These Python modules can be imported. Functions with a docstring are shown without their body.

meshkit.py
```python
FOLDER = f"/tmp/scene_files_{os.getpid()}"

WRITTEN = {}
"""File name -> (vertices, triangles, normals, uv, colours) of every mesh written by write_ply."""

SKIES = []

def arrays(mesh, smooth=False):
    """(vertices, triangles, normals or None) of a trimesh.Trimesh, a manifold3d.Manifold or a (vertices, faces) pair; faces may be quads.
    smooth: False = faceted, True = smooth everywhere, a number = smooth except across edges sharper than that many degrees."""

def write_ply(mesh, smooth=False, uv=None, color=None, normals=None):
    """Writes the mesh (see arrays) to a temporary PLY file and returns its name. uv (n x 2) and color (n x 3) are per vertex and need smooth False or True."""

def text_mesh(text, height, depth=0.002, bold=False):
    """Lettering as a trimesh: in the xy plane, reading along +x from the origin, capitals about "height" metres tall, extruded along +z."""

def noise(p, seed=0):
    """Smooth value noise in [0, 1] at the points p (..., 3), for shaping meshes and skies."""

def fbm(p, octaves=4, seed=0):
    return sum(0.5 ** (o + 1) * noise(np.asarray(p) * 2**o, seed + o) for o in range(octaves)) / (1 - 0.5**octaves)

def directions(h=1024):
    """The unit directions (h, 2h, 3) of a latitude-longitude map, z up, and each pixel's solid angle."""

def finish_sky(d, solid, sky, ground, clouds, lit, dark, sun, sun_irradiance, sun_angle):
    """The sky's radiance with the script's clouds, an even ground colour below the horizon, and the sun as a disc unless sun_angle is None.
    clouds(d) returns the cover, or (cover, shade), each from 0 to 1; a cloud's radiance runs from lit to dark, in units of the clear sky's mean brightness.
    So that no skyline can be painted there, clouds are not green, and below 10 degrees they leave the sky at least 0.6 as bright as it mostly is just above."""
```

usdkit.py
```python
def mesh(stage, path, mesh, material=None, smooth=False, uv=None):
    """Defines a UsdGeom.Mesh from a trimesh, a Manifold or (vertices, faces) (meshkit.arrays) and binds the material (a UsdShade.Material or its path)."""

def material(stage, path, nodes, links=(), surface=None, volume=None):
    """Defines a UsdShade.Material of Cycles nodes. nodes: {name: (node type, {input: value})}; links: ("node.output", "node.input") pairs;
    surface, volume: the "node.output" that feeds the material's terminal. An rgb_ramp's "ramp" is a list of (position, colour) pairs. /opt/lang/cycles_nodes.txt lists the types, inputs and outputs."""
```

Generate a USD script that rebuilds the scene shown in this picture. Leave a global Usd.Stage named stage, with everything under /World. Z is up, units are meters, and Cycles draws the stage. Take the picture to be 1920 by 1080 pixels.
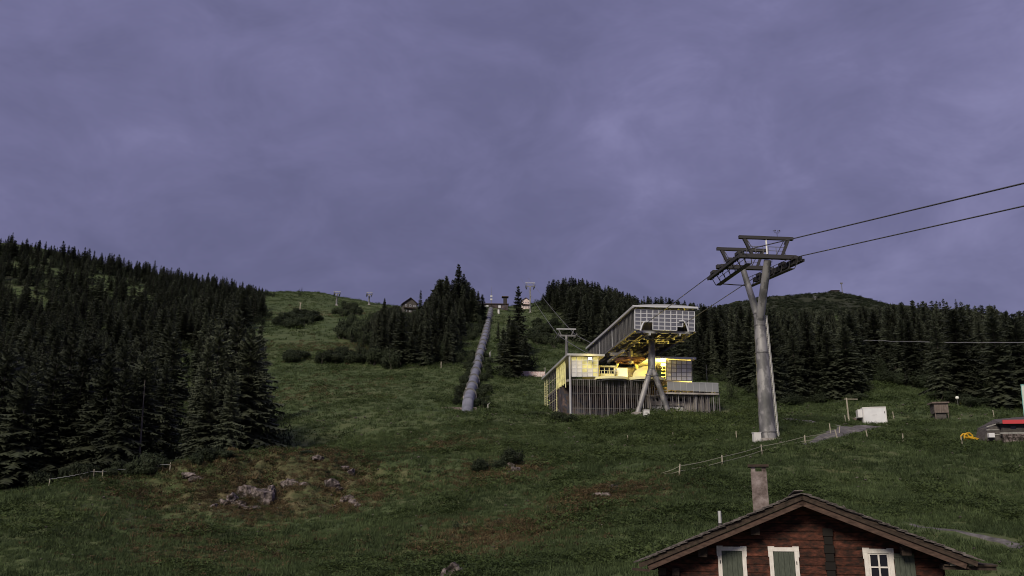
import math, random
import numpy as np
import trimesh
import manifold3d
import usdkit, meshkit
from pxr import Usd, UsdGeom, UsdLux, UsdShade, Gf, Sdf, Vt
from scipy.interpolate import RBFInterpolator
from shapely.geometry import Polygon, box as sbox
from shapely import affinity

random.seed(7)
RNG = np.random.default_rng(7)
PI = math.pi

# ------------------------------------------------------------------ camera, sky, sun, exposure
stage = Usd.Stage.CreateInMemory()
UsdGeom.SetStageUpAxis(stage, UsdGeom.Tokens.z)
UsdGeom.SetStageMetersPerUnit(stage, 1.0)
world = UsdGeom.Xform.Define(stage, '/World')
UsdGeom.Scope.Define(stage, '/World/Looks')

FPX = 1600.0                      # focal length in pixels of a 1920 wide frame
HOR = 955.0                       # the row of the horizon
PITCH = math.atan((HOR - 540) / FPX)
EXPOSURE = 0.85
SUN_EL, SUN_AZ = math.radians(33), math.radians(207)      # azimuth = atan2(x, y) of the direction to the sun
SUN_I, SUN_ANGLE = 0.40, 18.0
SKY_STRENGTH = 0.056

cam = UsdGeom.Camera.Define(stage, '/World/camera')
cam.CreateHorizontalApertureAttr(36.0)
cam.CreateVerticalApertureAttr(20.25)
cam.CreateFocalLengthAttr(36.0 * FPX / 1920.0)
cam.CreateClippingRangeAttr(Gf.Vec2f(0.1, 20000))
cam.CreateExposureAttr(EXPOSURE)
cam.AddRotateXOp().Set(90 + math.degrees(PITCH))          # at the origin, looking along +y, tipped up

sd = np.array([math.sin(SUN_AZ) * math.cos(SUN_EL), math.cos(SUN_AZ) * math.cos(SUN_EL), math.sin(SUN_EL)])
sun = UsdLux.DistantLight.Define(stage, '/World/sun')
sun.CreateIntensityAttr(SUN_I)
sun.CreateNormalizeAttr(True)
sun.CreateAngleAttr(SUN_ANGLE)
sun.CreateColorAttr(Gf.Vec3f(1.0, 0.93, 0.74))
q = Gf.Rotation(Gf.Vec3d(0, 0, -1), Gf.Vec3d(*(-sd))).GetQuat()
sun.AddOrientOp().Set(Gf.Quatf(q))

dome = UsdLux.DomeLight.Define(stage, '/World/sky')
dome.CreateIntensityAttr(1.0)
# a paler break in the cloud low on the right, over the valley
BRIGHT = np.array([0.53, 0.80, 0.28]); BRIGHT = BRIGHT / np.linalg.norm(BRIGHT)
sky_mat = usdkit.material(stage, '/World/Looks/overcast_sky', {
    'sky': ('sky_texture', {'sky_type': 'single_scattering', 'sun_disc': False, 'sun_elevation': SUN_EL, 'sun_rotation': SUN_AZ}),
    'tc': ('texture_coordinate', {}),
    'sep': ('separate_xyz', {}),
    'mp': ('mapping', {'scale': (1.0, 1.0, 1.7), 'location': (3.1, 0.4, 1.3)}),
    'n1': ('noise_texture', {'scale': 2.2, 'detail': 9.0, 'roughness': 0.58, 'distortion': 0.25}),
    'n2': ('noise_texture', {'scale': 7.5, 'detail': 8.0, 'roughness': 0.60, 'distortion': 0.5}),
    'mixn': ('mix_float', {'fac': 0.40}),
    'ds': ('normal', {'direction': tuple(BRIGHT)}),
    'dm': ('map_range', {'range_type': 'smoothstep', 'from_min': 0.955, 'from_max': 1.0, 'to_min': 0.0, 'to_max': 0.085}),
    'ad': ('math', {'math_type': 'add'}),
    'cr': ('rgb_ramp', {'ramp': [(0.28, (1.10, 1.08, 2.06)), (0.44, (1.40, 1.37, 2.58)), (0.55, (1.70, 1.64, 3.06)), (0.70, (2.4, 2.3, 4.1))]}),
    'grad': ('map_range', {'from_min': 0.2, 'from_max': 0.62, 'to_min': 0.90, 'to_max': 1.10, 'clamp': True}),
    'gm': ('mix_color', {'blend_type': 'multiply', 'fac': 1.0, 'use_clamp': False}),
    'gc': ('combine_xyz', {}),
    'cl': ('mix_color', {'blend_type': 'mix', 'fac': 0.96, 'use_clamp': False}),
    'bg': ('background_shader', {'strength': SKY_STRENGTH}),
}, [('tc.generated', 'sep.vector'), ('tc.generated', 'mp.vector'), ('mp.vector', 'n1.vector'), ('mp.vector', 'n2.vector'), ('n1.fac', 'mixn.a'), ('n2.fac', 'mixn.b'),
    ('tc.generated', 'ds.normal'), ('ds.dot', 'dm.value'), ('mixn.result', 'ad.value1'), ('dm.result', 'ad.value2'), ('ad.value', 'cr.fac'),
    ('sep.z', 'grad.value'), ('grad.result', 'gc.x'), ('grad.result', 'gc.y'), ('grad.result', 'gc.z'),
    ('cr.color', 'gm.a'), ('gc.vector', 'gm.b'), ('sky.color', 'cl.a'), ('gm.result', 'cl.b'), ('cl.result', 'bg.color')],
    surface='bg.background')
UsdShade.MaterialBindingAPI.Apply(dome.GetPrim()).Bind(sky_mat)
dome.GetPrim().SetCustomDataByKey('kind', 'structure')

# ------------------------------------------------------------------ pixels of the photograph <-> world
CT, ST = math.cos(PITCH), math.sin(PITCH)


def ray(px, py):
    r, s = (px - 960) / FPX, (540 - py) / FPX
    return np.array([r, CT - s * ST, ST + s * CT])


def P(px, py, depth):
    d = ray(px, py)
    return d * depth / d[1]


def proj(p):
    p = np.asarray(p, float)
    f = p[..., 1] * CT + p[..., 2] * ST
    u = -p[..., 1] * ST + p[..., 2] * CT
    f = np.where(f < 1e-3, 1e-3, f)
    return 960 + FPX * p[..., 0] / f, 540 - FPX * u / f


# ------------------------------------------------------------------ materials
LOOK = {}


def mat(name, nodes, links, surface='p.BSDF'):
    LOOK[name] = usdkit.material(stage, '/World/Looks/' + name, nodes, links, surface=surface)
    return LOOK[name]


def plain(name, color, rough=0.6, metal=0.0, spec=0.3):
    return mat(name, {'p': ('principled_bsdf', {'base_color': color, 'roughness': rough, 'metallic': metal, 'specular_ior_level': spec})}, [])


def mottled(name, ramp, scale=3.0, rough=0.75, metal=0.0, detail=6.0, stretch=(1, 1, 1), bump=0.0, bumpscale=None, vary=0.0, spec=0.3, coord='object', rnd=0.0):
    """Colour from noise over the thing itself; vary: random tone per object."""
    nodes = {
        'tc': ('texture_coordinate', {}), 'mp': ('mapping', {'scale': stretch}), 'gp': ('geometry', {}),
        'n': ('noise_texture', {'scale': scale, 'detail': detail, 'roughness': 0.62}),
        'r': ('rgb_ramp', {'ramp': ramp}),
        'p': ('principled_bsdf', {'roughness': rough, 'metallic': metal, 'specular_ior_level': spec}),
    }
    links = [('gp.position' if coord == 'world' else 'tc.object', 'mp.vector'), ('mp.vector', 'n.vector'), ('n.fac', 'r.fac')]
    out = 'r.color'
    if vary:
        nodes['oi'] = ('object_info', {})
        nodes['mr'] = ('map_range', {'to_min': 1 - vary, 'to_max': 1 + vary})
        nodes['vc'] = ('combine_xyz', {})
        nodes['vm'] = ('mix_color', {'blend_type': 'multiply', 'fac': 1.0, 'use_clamp': False})
        links += [('oi.random', 'mr.value'), ('mr.result', 'vc.x'), ('mr.result', 'vc.y'), ('mr.result', 'vc.z'), (out, 'vm.a'), ('vc.vector', 'vm.b')]
        out = 'vm.result'
    if rnd:
        nodes['ri'] = ('map_range', {'to_min': 1 - rnd, 'to_max': 1 + rnd})
        nodes['rc'] = ('combine_xyz', {})
        nodes['rm'] = ('mix_color', {'blend_type': 'multiply', 'fac': 1.0, 'use_clamp': False})
        links += [('gp.random_per_island', 'ri.value'), ('ri.result', 'rc.x'), ('ri.result', 'rc.y'), ('ri.result', 'rc.z'), (out, 'rm.a'), ('rc.vector', 'rm.b')]
        out = 'rm.result'
    links.append((out, 'p.base_color'))
    if bump:
        nodes['n2'] = ('noise_texture', {'scale': bumpscale or scale * 3, 'detail': 6.0, 'roughness': 0.65})
        nodes['b'] = ('bump', {'strength': 1.0, 'distance': bump})
        links += [('mp.vector', 'n2.vector'), ('n2.fac', 'b.height'), ('b.normal', 'p.normal')]
    return mat(name, nodes, links)


# meadow: green and olive turf, brown where the turf is thin (the vertex attribute "dry"), all from the place itself
mat('meadow', {
    'gp': ('geometry', {}), 'dry': ('attribute', {'attribute': 'dry'}), 'wood': ('attribute', {'attribute': 'wood'}),
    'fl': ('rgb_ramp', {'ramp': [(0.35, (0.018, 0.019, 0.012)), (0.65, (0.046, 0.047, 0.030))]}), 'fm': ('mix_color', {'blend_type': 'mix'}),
    'n1': ('noise_texture', {'scale': 0.05, 'detail': 9.0, 'roughness': 0.68}),
    'n2': ('noise_texture', {'scale': 0.9, 'detail': 6.0, 'roughness': 0.7}),
    'n3': ('noise_texture', {'scale': 0.22, 'detail': 4.0, 'roughness': 0.6}),
    'mx': ('mix_float', {'fac': 0.5}),
    'r1': ('rgb_ramp', {'ramp': [(0.34, (0.032, 0.042, 0.019)), (0.46, (0.064, 0.088, 0.036)), (0.55, (0.088, 0.104, 0.046)), (0.68, (0.135, 0.134, 0.070))]}),
    'r2': ('rgb_ramp', {'ramp': [(0.3, (0.05, 0.038, 0.022)), (0.5, (0.135, 0.098, 0.056)), (0.7, (0.24, 0.17, 0.11))]}),
    'dm': ('math', {'math_type': 'multiply_add', 'value2': 1.6, 'value3': -0.98}),
    'da': ('math', {'math_type': 'add', 'use_clamp': True}),
    'c': ('mix_color', {'blend_type': 'mix'}),
    'b': ('bump', {'strength': 0.9, 'distance': 0.25}),
    'p': ('principled_bsdf', {'roughness': 0.9, 'specular_ior_level': 0.12}),
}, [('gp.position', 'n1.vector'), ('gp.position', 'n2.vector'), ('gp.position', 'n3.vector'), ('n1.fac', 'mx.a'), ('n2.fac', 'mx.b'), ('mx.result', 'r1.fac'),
    ('n2.fac', 'r2.fac'), ('n3.fac', 'dm.value1'), ('dm.value', 'da.value1'), ('dry.fac', 'da.value2'), ('da.value', 'c.fac'),
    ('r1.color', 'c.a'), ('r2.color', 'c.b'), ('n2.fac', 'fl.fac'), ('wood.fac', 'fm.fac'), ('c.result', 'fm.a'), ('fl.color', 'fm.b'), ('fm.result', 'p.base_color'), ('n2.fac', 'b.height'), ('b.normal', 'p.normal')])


def leafy(name, ramp, scale, trans=0.25, vary=0.22, pos_scale=0.05):
    nodes = {
        'gp': ('geometry', {}), 'oi': ('object_info', {}),
        'n': ('noise_texture', {'scale': scale, 'detail': 3.0, 'roughness': 0.6}),
        'big': ('noise_texture', {'scale': pos_scale, 'detail': 3.0}),
        'a1': ('mix_float', {'fac': 0.45}),
        'a2': ('mix_float', {'fac': 0.4}),
        'r': ('rgb_ramp', {'ramp': ramp}),
        'mr': ('map_range', {'to_min': 1 - vary, 'to_max': 1 + vary}), 'vc': ('combine_xyz', {}),
        'vm': ('mix_color', {'blend_type': 'multiply', 'fac': 1.0, 'use_clamp': False}),
        'p': ('principled_bsdf', {'roughness': 0.7, 'specular_ior_level': 0.15}),
        't': ('translucent_bsdf', {}), 'm': ('mix_closure', {'fac': trans}),
    }
    links = [('gp.position', 'n.vector'), ('gp.position', 'big.vector'), ('n.fac', 'a1.a'), ('gp.random_per_island', 'a1.b'), ('a1.result', 'a2.a'), ('big.fac', 'a2.b'), ('a2.result', 'r.fac'),
             ('oi.random', 'mr.value'), ('mr.result', 'vc.x'), ('mr.result', 'vc.y'), ('mr.result', 'vc.z'), ('r.color', 'vm.a'), ('vc.vector', 'vm.b'),
             ('vm.result', 'p.base_color'), ('vm.result', 't.color'), ('p.BSDF', 'm.closure1'), ('t.BSDF', 'm.closure2')]
    return mat(name, nodes, links, surface='m.closure')


leafy('spruce_needles', [(0.25, (0.040, 0.047, 0.032)), (0.5, (0.086, 0.094, 0.060)), (0.8, (0.185, 0.176, 0.118))], 1.2, trans=0.20, vary=0.5)
leafy('shrub_leaf', [(0.25, (0.022, 0.030, 0.017)), (0.5, (0.048, 0.058, 0.031)), (0.8, (0.105, 0.110, 0.062))], 0.8, trans=0.25, vary=0.35)
leafy('grass_blade', [(0.25, (0.050, 0.070, 0.030)), (0.45, (0.096, 0.128, 0.052)), (0.6, (0.136, 0.156, 0.070)), (0.8, (0.25, 0.245, 0.135))], 0.9, trans=0.3, vary=0.3, pos_scale=0.12)
leafy('dry_blade', [(0.25, (0.07, 0.052, 0.028)), (0.5, (0.15, 0.105, 0.055)), (0.8, (0.30, 0.21, 0.12))], 0.9, trans=0.2, vary=0.35, pos_scale=0.12)
leafy('herb_leaf', [(0.25, (0.045, 0.065, 0.022)), (0.5, (0.095, 0.125, 0.045)), (0.8, (0.20, 0.22, 0.10))], 1.5, trans=0.3, vary=0.25, pos_scale=0.12)
mottled('bark', [(0.3, (0.06, 0.05, 0.045)), (0.7, (0.17, 0.15, 0.135))], 2.0, stretch=(3, 3, 0.6), rough=0.9)
mottled('dead_wood', [(0.3, (0.20, 0.19, 0.18)), (0.7, (0.42, 0.40, 0.38))], 2.0, stretch=(3, 3, 0.4), rough=0.9)
mottled('post_wood', [(0.3, (0.24, 0.20, 0.15)), (0.7, (0.52, 0.47, 0.38))], 6.0, stretch=(3, 3, 0.5), rough=0.85)
mottled('rock', [(0.34, (0.020, 0.016, 0.014)), (0.45, (0.075, 0.060, 0.054)), (0.55, (0.185, 0.148, 0.142)), (0.72, (0.34, 0.28, 0.275))], 2.4, rough=0.9, bump=0.15, bumpscale=3.0)
mottled('gravel', [(0.35, (0.07, 0.064, 0.064)), (0.5, (0.12, 0.108, 0.108)), (0.65, (0.19, 0.172, 0.17))], 1.4, rough=0.95, coord='world', bump=0.05, bumpscale=8.0)
mottled('log_wood', [(0.32, (0.010, 0.006, 0.005)), (0.46, (0.042, 0.015, 0.010)), (0.58, (0.092, 0.028, 0.017)), (0.76, (0.175, 0.058, 0.040))], 4.6, stretch=(1.1, 2, 2.6), rough=0.8, bump=0.012, bumpscale=9.0, vary=0.3)
mottled('dark_timber', [(0.3, (0.022, 0.015, 0.012)), (0.7, (0.075, 0.05, 0.038))], 3.0, stretch=(3, 1, 3), rough=0.85)
mottled('barge_wood', [(0.3, (0.035, 0.020, 0.016)), (0.7, (0.12, 0.072, 0.056))], 5.0, stretch=(1, 2, 3), rough=0.85)
mottled('shingle_wood', [(0.3, (0.06, 0.05, 0.048)), (0.5, (0.15, 0.125, 0.12)), (0.7, (0.30, 0.26, 0.25))], 2.5, stretch=(3, 1, 1), rough=0.9, vary=0.35, rnd=0.3)
mottled('white_paint', [(0.3, (0.62, 0.55, 0.52)), (0.7, (0.86, 0.80, 0.77))], 5.0, rough=0.5, stretch=(2, 2, 1))
mottled('shutter_paint', [(0.3, (0.042, 0.050, 0.040)), (0.7, (0.095, 0.104, 0.082))], 6.0, stretch=(6, 1, 1), rough=0.65)
mottled('chimney_render', [(0.34, (0.06, 0.042, 0.038)), (0.47, (0.17, 0.132, 0.125)), (0.66, (0.32, 0.265, 0.26))], 3.0, rough=0.95, bump=0.03, bumpscale=8.0)
mottled('galvanised', [(0.36, (0.10, 0.098, 0.10)), (0.5, (0.18, 0.172, 0.178)), (0.53, (0.29, 0.275, 0.28)), (0.7, (0.38, 0.36, 0.365))], 0.6, stretch=(1, 1, 0.55), rough=0.55, metal=0.25)
mottled('pipe_steel', [(0.3, (0.15, 0.15, 0.175)), (0.7, (0.30, 0.30, 0.345))], 0.4, rough=0.5, metal=0.2)
plain('dark_steel', (0.06, 0.055, 0.055), 0.55, 0.3)
plain('mid_steel', (0.20, 0.19, 0.19), 0.5, 0.4)
plain('pale_steel', (0.50, 0.49, 0.50), 0.45, 0.2)
plain('ladder_metal', (0.82, 0.78, 0.76), 0.35, 0.0)
plain('orange_paint', (0.72, 0.16, 0.04), 0.5)
plain('rubber', (0.03, 0.03, 0.03), 0.8)
plain('rope_steel', (0.09, 0.085, 0.085), 0.6, 0.3)
plain('rope_pale', (0.62, 0.60, 0.62), 0.6)
plain('tape_rope', (0.36, 0.33, 0.26), 0.7)
mottled('rust_red', [(0.3, (0.035, 0.016, 0.013)), (0.7, (0.085, 0.034, 0.026))], 1.5, rough=0.7)
mottled('concrete', [(0.3, (0.20, 0.175, 0.165)), (0.5, (0.34, 0.30, 0.285)), (0.7, (0.46, 0.42, 0.40))], 0.7, rough=0.9)
plain('frame_white', (0.56, 0.55, 0.59), 0.45)
plain('slat_metal', (0.17, 0.155, 0.155), 0.5, 0.2)
plain('post_metal', (0.30, 0.28, 0.28), 0.5, 0.2)
plain('lemon_paint', (0.80, 0.74, 0.42), 0.6)
plain('roof_metal', (0.42, 0.41, 0.44), 0.5, 0.2)
mottled('panel_grey', [(0.3, (0.58, 0.56, 0.58)), (0.7, (0.74, 0.72, 0.74))], 0.8, rough=0.5, vary=0.12)
mottled('container_white', [(0.3, (0.66, 0.65, 0.68)), (0.7, (0.80, 0.79, 0.82))], 0.9, rough=0.5)
plain('cabinet_white', (0.66, 0.63, 0.62), 0.6)
plain('yellow_plastic', (0.62, 0.34, 0.02), 0.5)
plain('red_paint', (0.55, 0.06, 0.07), 0.5)
plain('teal_cloth', (0.25, 0.52, 0.50), 0.8)
plain('pale_cloth', (0.62, 0.66, 0.58), 0.8)
mottled('hut_timber', [(0.3, (0.045, 0.038, 0.036)), (0.7, (0.13, 0.115, 0.11))], 2.0, rough=0.85, stretch=(1, 1, 3))
mottled('brown_board', [(0.3, (0.10, 0.075, 0.065)), (0.7, (0.23, 0.18, 0.16))], 2.0, stretch=(3, 3, 0.6), rough=0.85)
mottled('pink_board', [(0.35, (0.62, 0.48, 0.46)), (0.5, (0.74, 0.64, 0.62)), (0.62, (0.50, 0.24, 0.24))], 1.6, stretch=(1, 1, 2.0), rough=0.8)
mottled('white_lamp_glass', [(0.3, (0.80, 0.78, 0.70)), (0.7, (0.9, 0.88, 0.82))], 2.0, rough=0.3)
plain('interior_dark', (0.045, 0.04, 0.04), 0.9)
plain('sooty_timber', (0.014, 0.011, 0.010), 0.9)
mottled('interior_wall', [(0.38, (0.02, 0.018, 0.02)), (0.5, (0.09, 0.065, 0.06)), (0.56, (0.04, 0.046, 0.07)), (0.7, (0.20, 0.13, 0.11))], 0.45, rough=0.9)
plain('haut_window', (0.03, 0.03, 0.035), 0.15)


def pane(name, tint, gloss=0.06, clear=0.8, diff=(0.24, 0.24, 0.29)):
    return mat(name, {
        'tr': ('transparent_bsdf', {'color': tint}), 'gl': ('glossy_bsdf', {'roughness': gloss, 'color': (0.85, 0.85, 0.9)}),
        'df': ('diffuse_bsdf', {'color': diff}), 'm0': ('mix_closure', {'fac': 1 - clear}),
        'fr': ('fresnel', {'IOR': 1.5}), 'm': ('mix_closure', {})},
        [('tr.BSDF', 'm0.closure1'), ('df.BSDF', 'm0.closure2'), ('fr.fac', 'm.fac'), ('m0.closure', 'm.closure1'), ('gl.BSDF', 'm.closure2')], surface='m.closure')


pane('dark_pane', (0.45, 0.45, 0.50), clear=0.85)
pane('clear_pane', (0.8, 0.82, 0.85), clear=0.75)
pane('frosted_pane', (0.45, 0.45, 0.52), clear=0.45)
pane('parapet_glass', (0.6, 0.6, 0.65), clear=0.25, diff=(0.36, 0.36, 0.37))
mat('window_glass', {'p': ('principled_bsdf', {'base_color': (0.012, 0.012, 0.014), 'roughness': 0.08, 'specular_ior_level': 0.5})}, [])
mat('lit_pane', {
    'gp': ('geometry', {}), 'n': ('noise_texture', {'scale': 0.7, 'detail': 3.0}),
    'r': ('rgb_ramp', {'ramp': [(0.3, (0.16, 0.13, 0.035)), (0.5, (0.40, 0.34, 0.10)), (0.7, (0.80, 0.70, 0.26))]}),
    'p': ('principled_bsdf', {'base_color': (0.35, 0.33, 0.2), 'roughness': 0.3, 'emission_strength': 0.5})},
    [('gp.position', 'n.vector'), ('n.fac', 'r.fac'), ('r.color', 'p.emission_color')])
mat('lamp_bulb', {'e': ('emission', {'color': (1.0, 0.86, 0.42), 'strength': 30.0})}, [], surface='e.emission')

# ------------------------------------------------------------------ mesh helpers
def rotm(v):
    """A matrix whose z axis is v."""
    z = np.asarray(v, float); z = z / np.linalg.norm(z)
    x = np.cross([0, 0, 1.0], z) if abs(z[2]) < 0.95 else np.cross([0, 1.0, 0], z)
    x /= np.linalg.norm(x)
    return np.stack([x, np.cross(z, x), z], 1)


class MB:
    def __init__(self):
        self.v, self.f, self.n = [], [], 0

    def add(self, v, f):
        self.v.append(np.asarray(v, float)); self.f.append(np.asarray(f, int) + self.n); self.n += len(v)
        return self

    def tm(self, m):
        return self.add(m.vertices, m.faces)

    def box(self, lo, hi):
        m = trimesh.creation.box(bounds=[np.minimum(lo, hi), np.maximum(lo, hi)])
        return self.tm(m)

    def bar(self, p0, p1, w, h=None, roll=None):
        """A rectangular bar from p0 to p1; h runs upwards."""
        p0, p1 = np.asarray(p0, float), np.asarray(p1, float)
        d = p1 - p0; L = np.linalg.norm(d); z = d / L
        up = np.array([0, 0, 1.0]) if abs(z[2]) < 0.98 else np.array([0, 1.0, 0])
        x = np.cross(up, z); x /= np.linalg.norm(x); y = np.cross(z, x)
        b = trimesh.creation.box([w, h or w, L]).copy()
        v = b.vertices @ np.stack([x, y, z]) + (p0 + p1) / 2
        return self.add(v, b.faces)

    def tube(self, p0, p1, r0, r1=None, n=10, cap=True):
        p0, p1 = np.asarray(p0, float), np.asarray(p1, float)
        r1 = r0 if r1 is None else r1
        R = rotm(p1 - p0); a = np.arange(n) * 2 * PI / n
        ring = np.stack([np.cos(a), np.sin(a), 0 * a], 1) @ R.T
        v = np.vstack([p0 + ring * r0, p1 + ring * r1, [p0], [p1]])
        i = np.arange(n); j = (i + 1) % n
        f = np.vstack([np.stack([i, j, n + j], 1), np.stack([i, n + j, n + i], 1)])
        if not cap:
            v = v[:-2]
        else:
            f = np.vstack([f, np.stack([j, i, 0 * i + 2 * n], 1), np.stack([n + i, n + j, 0 * i + 2 * n + 1], 1)])
        return self.add(v, f)

    def path(self, pts, r, n=6):
        for a, b in zip(pts[:-1], pts[1:]):
            self.tube(a, b, r, n=n)
        return self

    def disc(self, c, axis, r, t, n=16):
        c, axis = np.asarray(c, float), np.asarray(axis, float) / np.linalg.norm(axis)
        return self.tube(c - axis * t / 2, c + axis * t / 2, r, n=n)

    def prism(self, poly, depth, M):
        """A shapely polygon, extruded by depth along z, then placed by the 4x4 M."""
        m = trimesh.creation.extrude_polygon(poly, depth, engine='earcut')
        m.apply_transform(M)
        return self.tm(m)

    def mesh(self):
        return np.vstack(self.v), np.vstack(self.f)

    def build(self, name, material, parent, smooth=False):
        return obj(name, self.mesh(), material, parent, smooth)


TAKEN = {}


def fresh(parent, name):
    k = (parent, name); n = TAKEN.get(k, 0); TAKEN[k] = n + 1
    return f'{parent}/{name}' + (f'_{n:03d}' if n else '')


def obj(name, mesh, material, parent='/World', smooth=False):
    parent = parent if isinstance(parent, str) else str(parent.GetPath())
    path = fresh(parent, name)
    return usdkit.mesh(stage, path, mesh, LOOK[material], smooth=smooth).GetPrim()


def tag(prim, label=None, cat=None, group=None, kind=None):
    for k, v in (('label', label), ('category', cat), ('group', group), ('kind', kind)):
        if v:
            prim.SetCustomDataByKey(k, v)
    return prim


def thing(name, label, cat, loc=(0, 0, 0), rotz=0.0, scale=None, group=None, src=None):
    x = UsdGeom.Xform.Define(stage, fresh('/World', name))
    x.AddTranslateOp().Set(Gf.Vec3d(*map(float, loc)))
    x.AddRotateZOp().Set(math.degrees(rotz))
    if scale is not None:
        x.AddScaleOp().Set(Gf.Vec3f(*map(float, scale)))
    o = x.GetPrim()
    if src is not None:
        o.GetReferences().AddInternalReference(src.GetPath()); o.SetInstanceable(True)
    return tag(o, label, cat, group)


class Frame:
    """A local frame: a to the right, b away from the photograph's viewpoint, c up."""
    def __init__(self, origin, rot):
        self.o, self.rot = np.asarray(origin, float), rot
        self.e = np.array([math.cos(rot), math.sin(rot), 0]); self.u = np.array([-math.sin(rot), math.cos(rot), 0]); self.z = np.array([0, 0, 1.0])

    def world(self, p):
        p = np.asarray(p, float)
        return self.o + p[..., :1] * self.e + p[..., 1:2] * self.u + p[..., 2:3] * self.z

    def at(self, px, py, b):
        """(a, b, c) where the line of sight meets the plane of that b."""
        d = ray(px, py); t = (self.o @ self.u + b) / (d @ self.u); w = d * t - self.o
        return np.array([w @ self.e, b, w[2]])

    def side(self, px, py, a):
        d = ray(px, py); t = (self.o @ self.e + a) / (d @ self.e); w = d * t - self.o
        return np.array([a, w @ self.u, w[2]])


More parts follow.
